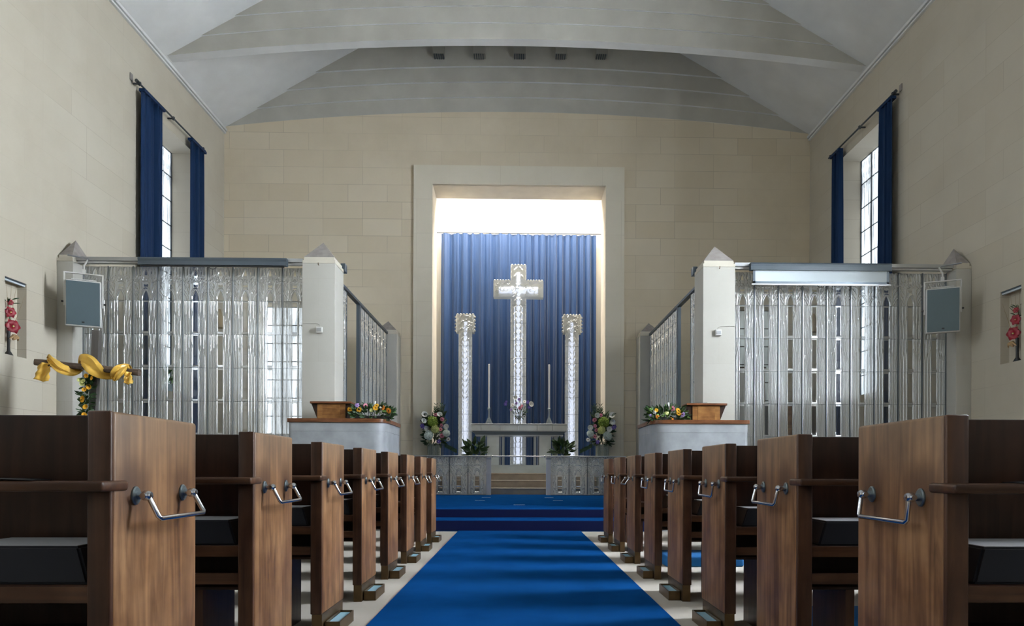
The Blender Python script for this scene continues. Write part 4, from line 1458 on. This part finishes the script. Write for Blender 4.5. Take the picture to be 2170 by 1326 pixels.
# foliage scrolls raised on the arms
rnd = random.Random(12)
for k in range(34):
    x, z = rnd.uniform(-.6, .6), rnd.uniform(4.50, 4.84)
    a0 = rnd.uniform(0, 360)
    pts = [(px, -.055, pz) for px, pz in arc(x, z, rnd.uniform(.03, .06), a0, a0 + 220, 8)]
    ab.tube(pts, .009, 5)
ab.build('arm', 'glass_cross', t, 50)
lv = MB()
for k in range(26):
    z = .6 + k * .15
    for q in (-1, 1):
        lv.tube([(q * .02, -.05, z), (q * .06, -.058, z + .05), (q * .085, -.05, z + .13)], [.009, .014, .004], 5)
lv.build('leaf_relief', 'glass_cross', t, 50)
MB().tube([(0, .07, .05), (0, .07, 5.12)], .05, 14).tube([(-.10, .09, .05), (-.10, .09, 4.2)], .012, 8).tube([(.10, .09, .05), (.10, .09, 4.2)], .012, 8).build('lamp_tube', 'tube', t, 40)
MB().tube([(-.52, .08, 4.66), (.52, .08, 4.66)], .085, 12).build('arm_lamp_tube', 'tube', t, 40)
for z in [.47 * k for k in range(1, 10)]:
    MB().box(-.206, .206, -.035, -.027, z - .003, z + .003).build('joint_line', 'lead', t)
def glass_pillar(x, label):
    t = thing('glass_pillar', label, 'pillar', (x, CY, AZ), 0, 'lit glass pillars beside the cross')
    cb = MB()
    shaft_relief(cb, -.175, .175, 0, 3.55, 0, .045)
    cb.build('shaft', 'glass_cross', t, 50)
    kb = MB()
    shaft_relief(kb, -.24, .24, 3.50, 3.97, -.03, .06)
    beads(kb, -.24, .24, 3.98, 0, .034, 6)
    for q in (-1, 1):
        for k in range(5):
            bm = bmesh.new()
            bmesh.ops.create_icosphere(bm, subdivisions=2, radius=.035)
            kb.bm(bm, 0, tr(q * .245, .0, 3.55 + .09 * k))
    rnd = random.Random(3)
    for k in range(16):
        xx, z = rnd.uniform(-.18, .18), rnd.uniform(3.55, 3.92)
        a0 = rnd.uniform(0, 360)
        kb.tube([(px, -.09, pz) for px, pz in arc(xx, z, rnd.uniform(.03, .055), a0, a0 + 220, 8)], .009, 5)
    kb.build('capital', 'glass_cross', t, 50)
    lv = MB()
    for k in range(12):
        z = 1.75 + k * .15
        for q in (-1, 1):
            lv.tube([(q * .015, -.045, z), (q * .05, -.052, z + .05), (q * .07, -.045, z + .12)], [.008, .012, .004], 5)
    lv.build('leaf_relief', 'glass_cross', t, 50)
    MB().tube([(0, .07, .05), (0, .07, 3.8)], .042, 12).tube([(-.07, .07, .05), (-.07, .07, 3.3)], .010, 8).tube([(.07, .07, .05), (.07, .07, 3.3)], .010, 8).build('lamp_tube', 'tube', t, 40)
    for z in [.45 * k for k in range(1, 8)]:
        MB().box(-.176, .176, -.03, -.022, z - .003, z + .003).build('joint_line', 'lead', t)
    return t
glass_pillar(-1.41, 'lit glass pillar with a beaded capital, left of the glass cross')
glass_pillar(1.41, 'lit glass pillar with a beaded capital, right of the glass cross')

# ------------------------------------------------------------------ wooden cross with a yellow cloth
t = thing('wooden_cross', 'rough wooden cross standing at the left, hung with yellow satin', 'cross', (-5.64, 9.0, 0))
post = MB()
m = rot('Y', math.radians(2.3))
post.box(-.045, .045, 0, .07, 0, 2.665, mat=m)
post.build('upright', 'grey_wood', t)
bm_ = tr(.045 + .0, -.055, 2.168) @ rot('Y', math.radians(5.45))
sq = lambda c: math.copysign(abs(c) ** .5, c)
beam = MB().grid(lambda u, v: (-.665 + 1.33 * u, -.045 * sq(math.cos(2 * PI * v)) * (1 + .05 * math.sin(u * 20)), .042 * sq(math.sin(2 * PI * v)) * (1 + .08 * math.sin(u * 13))), 30, 12)
for e in (-.665, .665):
    beam.add([(e, -.045 * sq(math.cos(2 * PI * k / 12)), .042 * sq(math.sin(2 * PI * k / 12))) for k in range(12)], [tuple(range(12))])
beam = MB().add(beam.v, beam.f, 0, bm_)
beam.build('crossbeam', 'drift', t, 50)
MB().box(-.25, .25, -.2, .25, 0, .05).build('foot', 'drift', t)
def catmull(P, n=10):
    out = []
    P = [P[0]] + list(P) + [P[-1]]
    for i in range(1, len(P) - 2):
        for k in range(n):
            tt = k / n
            out.append(tuple(.5 * ((2 * P[i][j]) + (-P[i-1][j] + P[i+1][j]) * tt + (2*P[i-1][j] - 5*P[i][j] + 4*P[i+1][j] - P[i+2][j]) * tt**2 + (-P[i-1][j] + 3*P[i][j] - 3*P[i+1][j] + P[i+2][j]) * tt**3) for j in range(len(P[0]))))
    out.append(tuple(P[-2]))
    return out
# (along beam, depth, height, half width, skew) of the wrapped cloth, then its two hanging ends
path = [(-.50, .035, .055, .07, 0), (-.50, -.02, .075, .08, .0), (-.40, -.075, .02, .08, .0), (-.28, -.085, -.055, .085, .0), (-.17, -.02, -.075, .08, 0), (-.13, .06, -.02, .06, 0), (-.13, .05, .06, .06, 0),
        (-.08, -.03, .085, .10, 0), (.05, -.085, .055, .16, 0), (.14, -.09, -.01, .15, 0), (.22, -.03, -.075, .09, 0), (.27, .05, -.08, .07, 0), (.33, .07, -.05, .07, 0), (.36, -.02, -.115, .08, 0), (.42, -.09, -.06, .09, 0), (.47, -.085, .02, .09, 0), (.50, -.02, .07, .06, 0), (.52, .05, .04, .05, 0)]
pts = catmull(path, 8)
cl = MB()
nw = 10
def wrap(u, v):
    i = min(int(u * (len(pts) - 1)), len(pts) - 2)
    f = u * (len(pts) - 1) - i
    a = [pts[i][k] * (1 - f) + pts[i + 1][k] * f for k in range(5)]
    i0, i1 = max(0, i - 2), min(len(pts) - 1, i + 3)
    tx, tz = pts[i1][0] - pts[i0][0], pts[i1][2] - pts[i0][2]
    tl = math.hypot(tx, tz) + .02
    tx, tz = tx / tl, tz / tl
    w = (v - .5) * 2
    puff = .012 * math.sin(9 * v + 14 * u) + .008 * math.sin(23 * v + 5 * u)
    L = math.hypot(a[1], a[2]) + 1e-6
    ox, oz = -tz * w * a[3], abs(tx) * w * a[3] * .8
    return (a[0] + ox - .2 * oz, a[1] * (1 + puff / L), a[2] * (1 + puff / L) + oz)
cl.grid(wrap, len(pts) - 1, nw, 0, bm_)
def hang(x0, x1, zt, zb, sk, seed):
    def f(u, v):
        x = x0 + (x1 - x0) * u + sk * v
        y = -.055 + .018 * math.sin(9 * u + seed + 3 * v) + .010 * math.sin(17 * v + 7 * u)
        return (x, y, zt + (zb - zt) * v + .012 * math.sin(6 * u + seed) * v)
    return f
cl.grid(hang(-.60, -.42, .0, -.235, -.02, 1), 12, 14, 0, bm_)
cl.grid(hang(.50, .60, -.01, -.165, .02, 2), 10, 12, 0, bm_)
c = thing('yellow_cloth', 'yellow satin cloth wound around the beam of the wooden cross', 'cloth', (-5.64, 9.0, 0))
o = cl.build('satin_band', 'gold', c, 70)
o.modifiers.new('t', 'SOLIDIFY').thickness = .004
t = thing('rose_garland', 'garland of yellow roses tied to the post of the wooden cross', 'garland', (-5.60, 8.94, 1.55))
leaves(150, (.05, .03, .25), .075, 77, .1, .55, (0.0, 0, .22)).build('foliage', 'leaf', t, 60)
for k, (dx, dz, r, mt) in enumerate(((.03, .50, .030, 'yellow_petal'), (.10, .47, .028, 'yellow_petal'), (-.06, .45, .028, 'lemon_petal'), (-.01, .43, .03, 'lemon_petal'), (-.03, .39, .03, 'lemon_petal'), (.06, .36, .034, 'yellow_petal'),
                                     (.0, .32, .028, 'yellow_petal'), (-.01, .20, .045, 'yellow_petal'), (.02, .10, .033, 'yellow_petal'), (.0, .0, .03, 'yellow_petal'))):
    add_blossom(t, 'cup', mt, r, (dx, -.06, dz), k + 200)

# ------------------------------------------------------------------ niches with red flowers
def niche_flowers(s, label):
    x = s * (W + .055)
    t = thing('red_flower_arrangement', label, 'flower arrangement', (x, 9.42, 2.397), 0, 'red flowers in the wall niches')
    MB().lathe([(.055, 0), (.05, .01), (.02, .06), (.018, .12), (.022, .33), (.018, .33)], 18).build('black_vase', 'black', t, 40)
    g = MB()
    g.tube([(0, 0, .3), (0, .01, .5), (0, -.02, .78)], .005, 5)
    g.build('stem', 'leaf', t)
    st = MB()
    for dy, dz, b in ((.19, .86, .05), (.05, .99, .0), (-.04, .99, 0), (.14, .97, 0)):
        st.tube([(0, 0, .3), (-s * b, dy * .4, dz * .6), (-s * b * 1.6, dy, dz)], [.004, .003, .001], 5)
    st.build('dried_stem', 'straw', t)
    for k, (dy, dz, r) in enumerate(((.04, .40, .105), (.0, .585, .08), (.0, .72, .045))):
        o = add_blossom(t, 'bell', 'red_petal', r, (-s * .02, dy, dz), k + 5, (0, 0, -s * PI / 2 + s * .45))
        o2 = add_blossom(t, 'cup', 'red_petal', r * .8, (-s * .01, dy, dz), k + 9, (0, 0, -s * PI / 2 + s * .45))
    leaves(10, (.03, .06, .1), .07, 5 + s, .5, .3, (0, 0, .7)).build('foliage', 'leaf', t, 60)
    fan = MB()
    for k in range(9):
        a = -1.0 + .25 * k
        fan.tube([(-s * .03, .04, .22), (-s * (.03 + .03 * abs(math.sin(a))), .05 + .06 * math.sin(a), .22 + .07 * math.cos(a)), (-s * .035, .05 + .09 * math.sin(a), .20 + .11 * math.cos(a) - .04)], [.012, .018, .008], 6)
    fan.build('gilded_fan', 'wicker', t, 50)
    return t
niche_flowers(-1, 'red flowers in a slim black vase in the left wall niche')
niche_flowers(1, 'red flowers in a slim black vase in the right wall niche')
for s, sd in ((-1, 'left'), (1, 'right')):
    t = thing('niche_shelf_edge', 'bright strip under the top of the %s wall niche' % sd, 'lamp', (s * (W + .03), 9.478, 3.40))  # edge of a glass shelf at the niche top, gives no light
    MB().box(-.015, .015, -.195, .195, -.01, .012).build('glass_strip', 'screen', t)
    MB().box(-.018, .018, -.20, .20, .013, .034).build('holder', 'dark_steel', t)

# ------------------------------------------------------------------ light boxes high over the chancel
for k, (a, b) in enumerate(((-1.99, -1.745), (-1.07, -.80), (-.137, .135), (.822, 1.094), (1.761, 2.034))):
    lab = ['first', 'second', 'middle', 'fourth', 'fifth'][k]
    cx, hw = (a + b) / 2, (b - a) / 2
    z = 10.41 + .012 * k
    t = thing('light_box', 'square light box under the ceiling above the altar opening, %s from the left' % lab if k != 2 else 'square light box under the ceiling above the altar opening, middle one', 'lamp', (cx, 15.72, z), 0, 'square light boxes high on the end wall')
    MB().box(-hw, hw, 0, .20, 0.01, .55).build('housing', 'concrete_light', t)
    lv = MB()
    for q in range(5):
        lv.box(-hw + .01 + q * .05, -hw + .035 + q * .05, 0, .2, -.006, .009)
    lv.build('louvre', 'dark_steel', t)

# ------------------------------------------------------------------ things behind the glass screens
t = thing('potted_plant', 'green plant in a pale pot on the left window sill, seen through the glass', 'plant', (-7.12, 14.0, 2.401))
MB().lathe([(.08, 0), (.11, .17), (.12, .18), (.10, .18), (.09, .15), (0, .15)], 18).build('pot', 'ceramic', t, 40)
leaves(60, (.12, .12, .12), .16, 44, .6, .4, (0, 0, .32)).build('foliage', 'leaf_light', t, 60)
for s, sd in ((-1, 'left'), (1, 'right')):
    t = thing('wall_light', 'cone-shaped brown wall light on the %s side wall, seen through the glass screen' % sd, 'lamp', (s * (W - .14), 15.55, 4.05))
    MB().lathe([(.13, 0), (.11, .05), (.03, .42), (0, .43)], 20).build('cone_shade', 'straw', t, 40)
    MB().box(min(s * .0, s * .138), max(0, s * .138), -.02, .02, .0, .04).build('arm', 'bronze', t)
t = thing('vestry_cabinet', 'tall brown wooden cabinet seen through the right glass screen', 'cabinet', (6.25, 15.78, 0))
MB().box(-.44, .44, -.28, .28, 0.0, 2.45).build('body', 'wood_dark', t)
MB().box(-.42, -.01, -.30, -.281, .1, 2.35).build('door', 'wood_desk', t)
MB().box(.01, .42, -.30, -.281, .1, 2.35).build('door', 'wood_dark', t)
t = thing('pale_cupboard', 'pale cream cupboard seen through the right glass screen, by the front pier', 'cupboard', (5.3, 15.85, 0))
MB().box(-.38, .38, -.2, .2, 0, 3.2).build('body', 'white_wall', t)
MB().box(-.36, .36, -.215, -.201, .1, 1.5).build('door', 'white_wall', t)
MB().box(-.40, .40, -.22, .2, 3.201, 3.26).build('cornice', 'wood_dark', t)
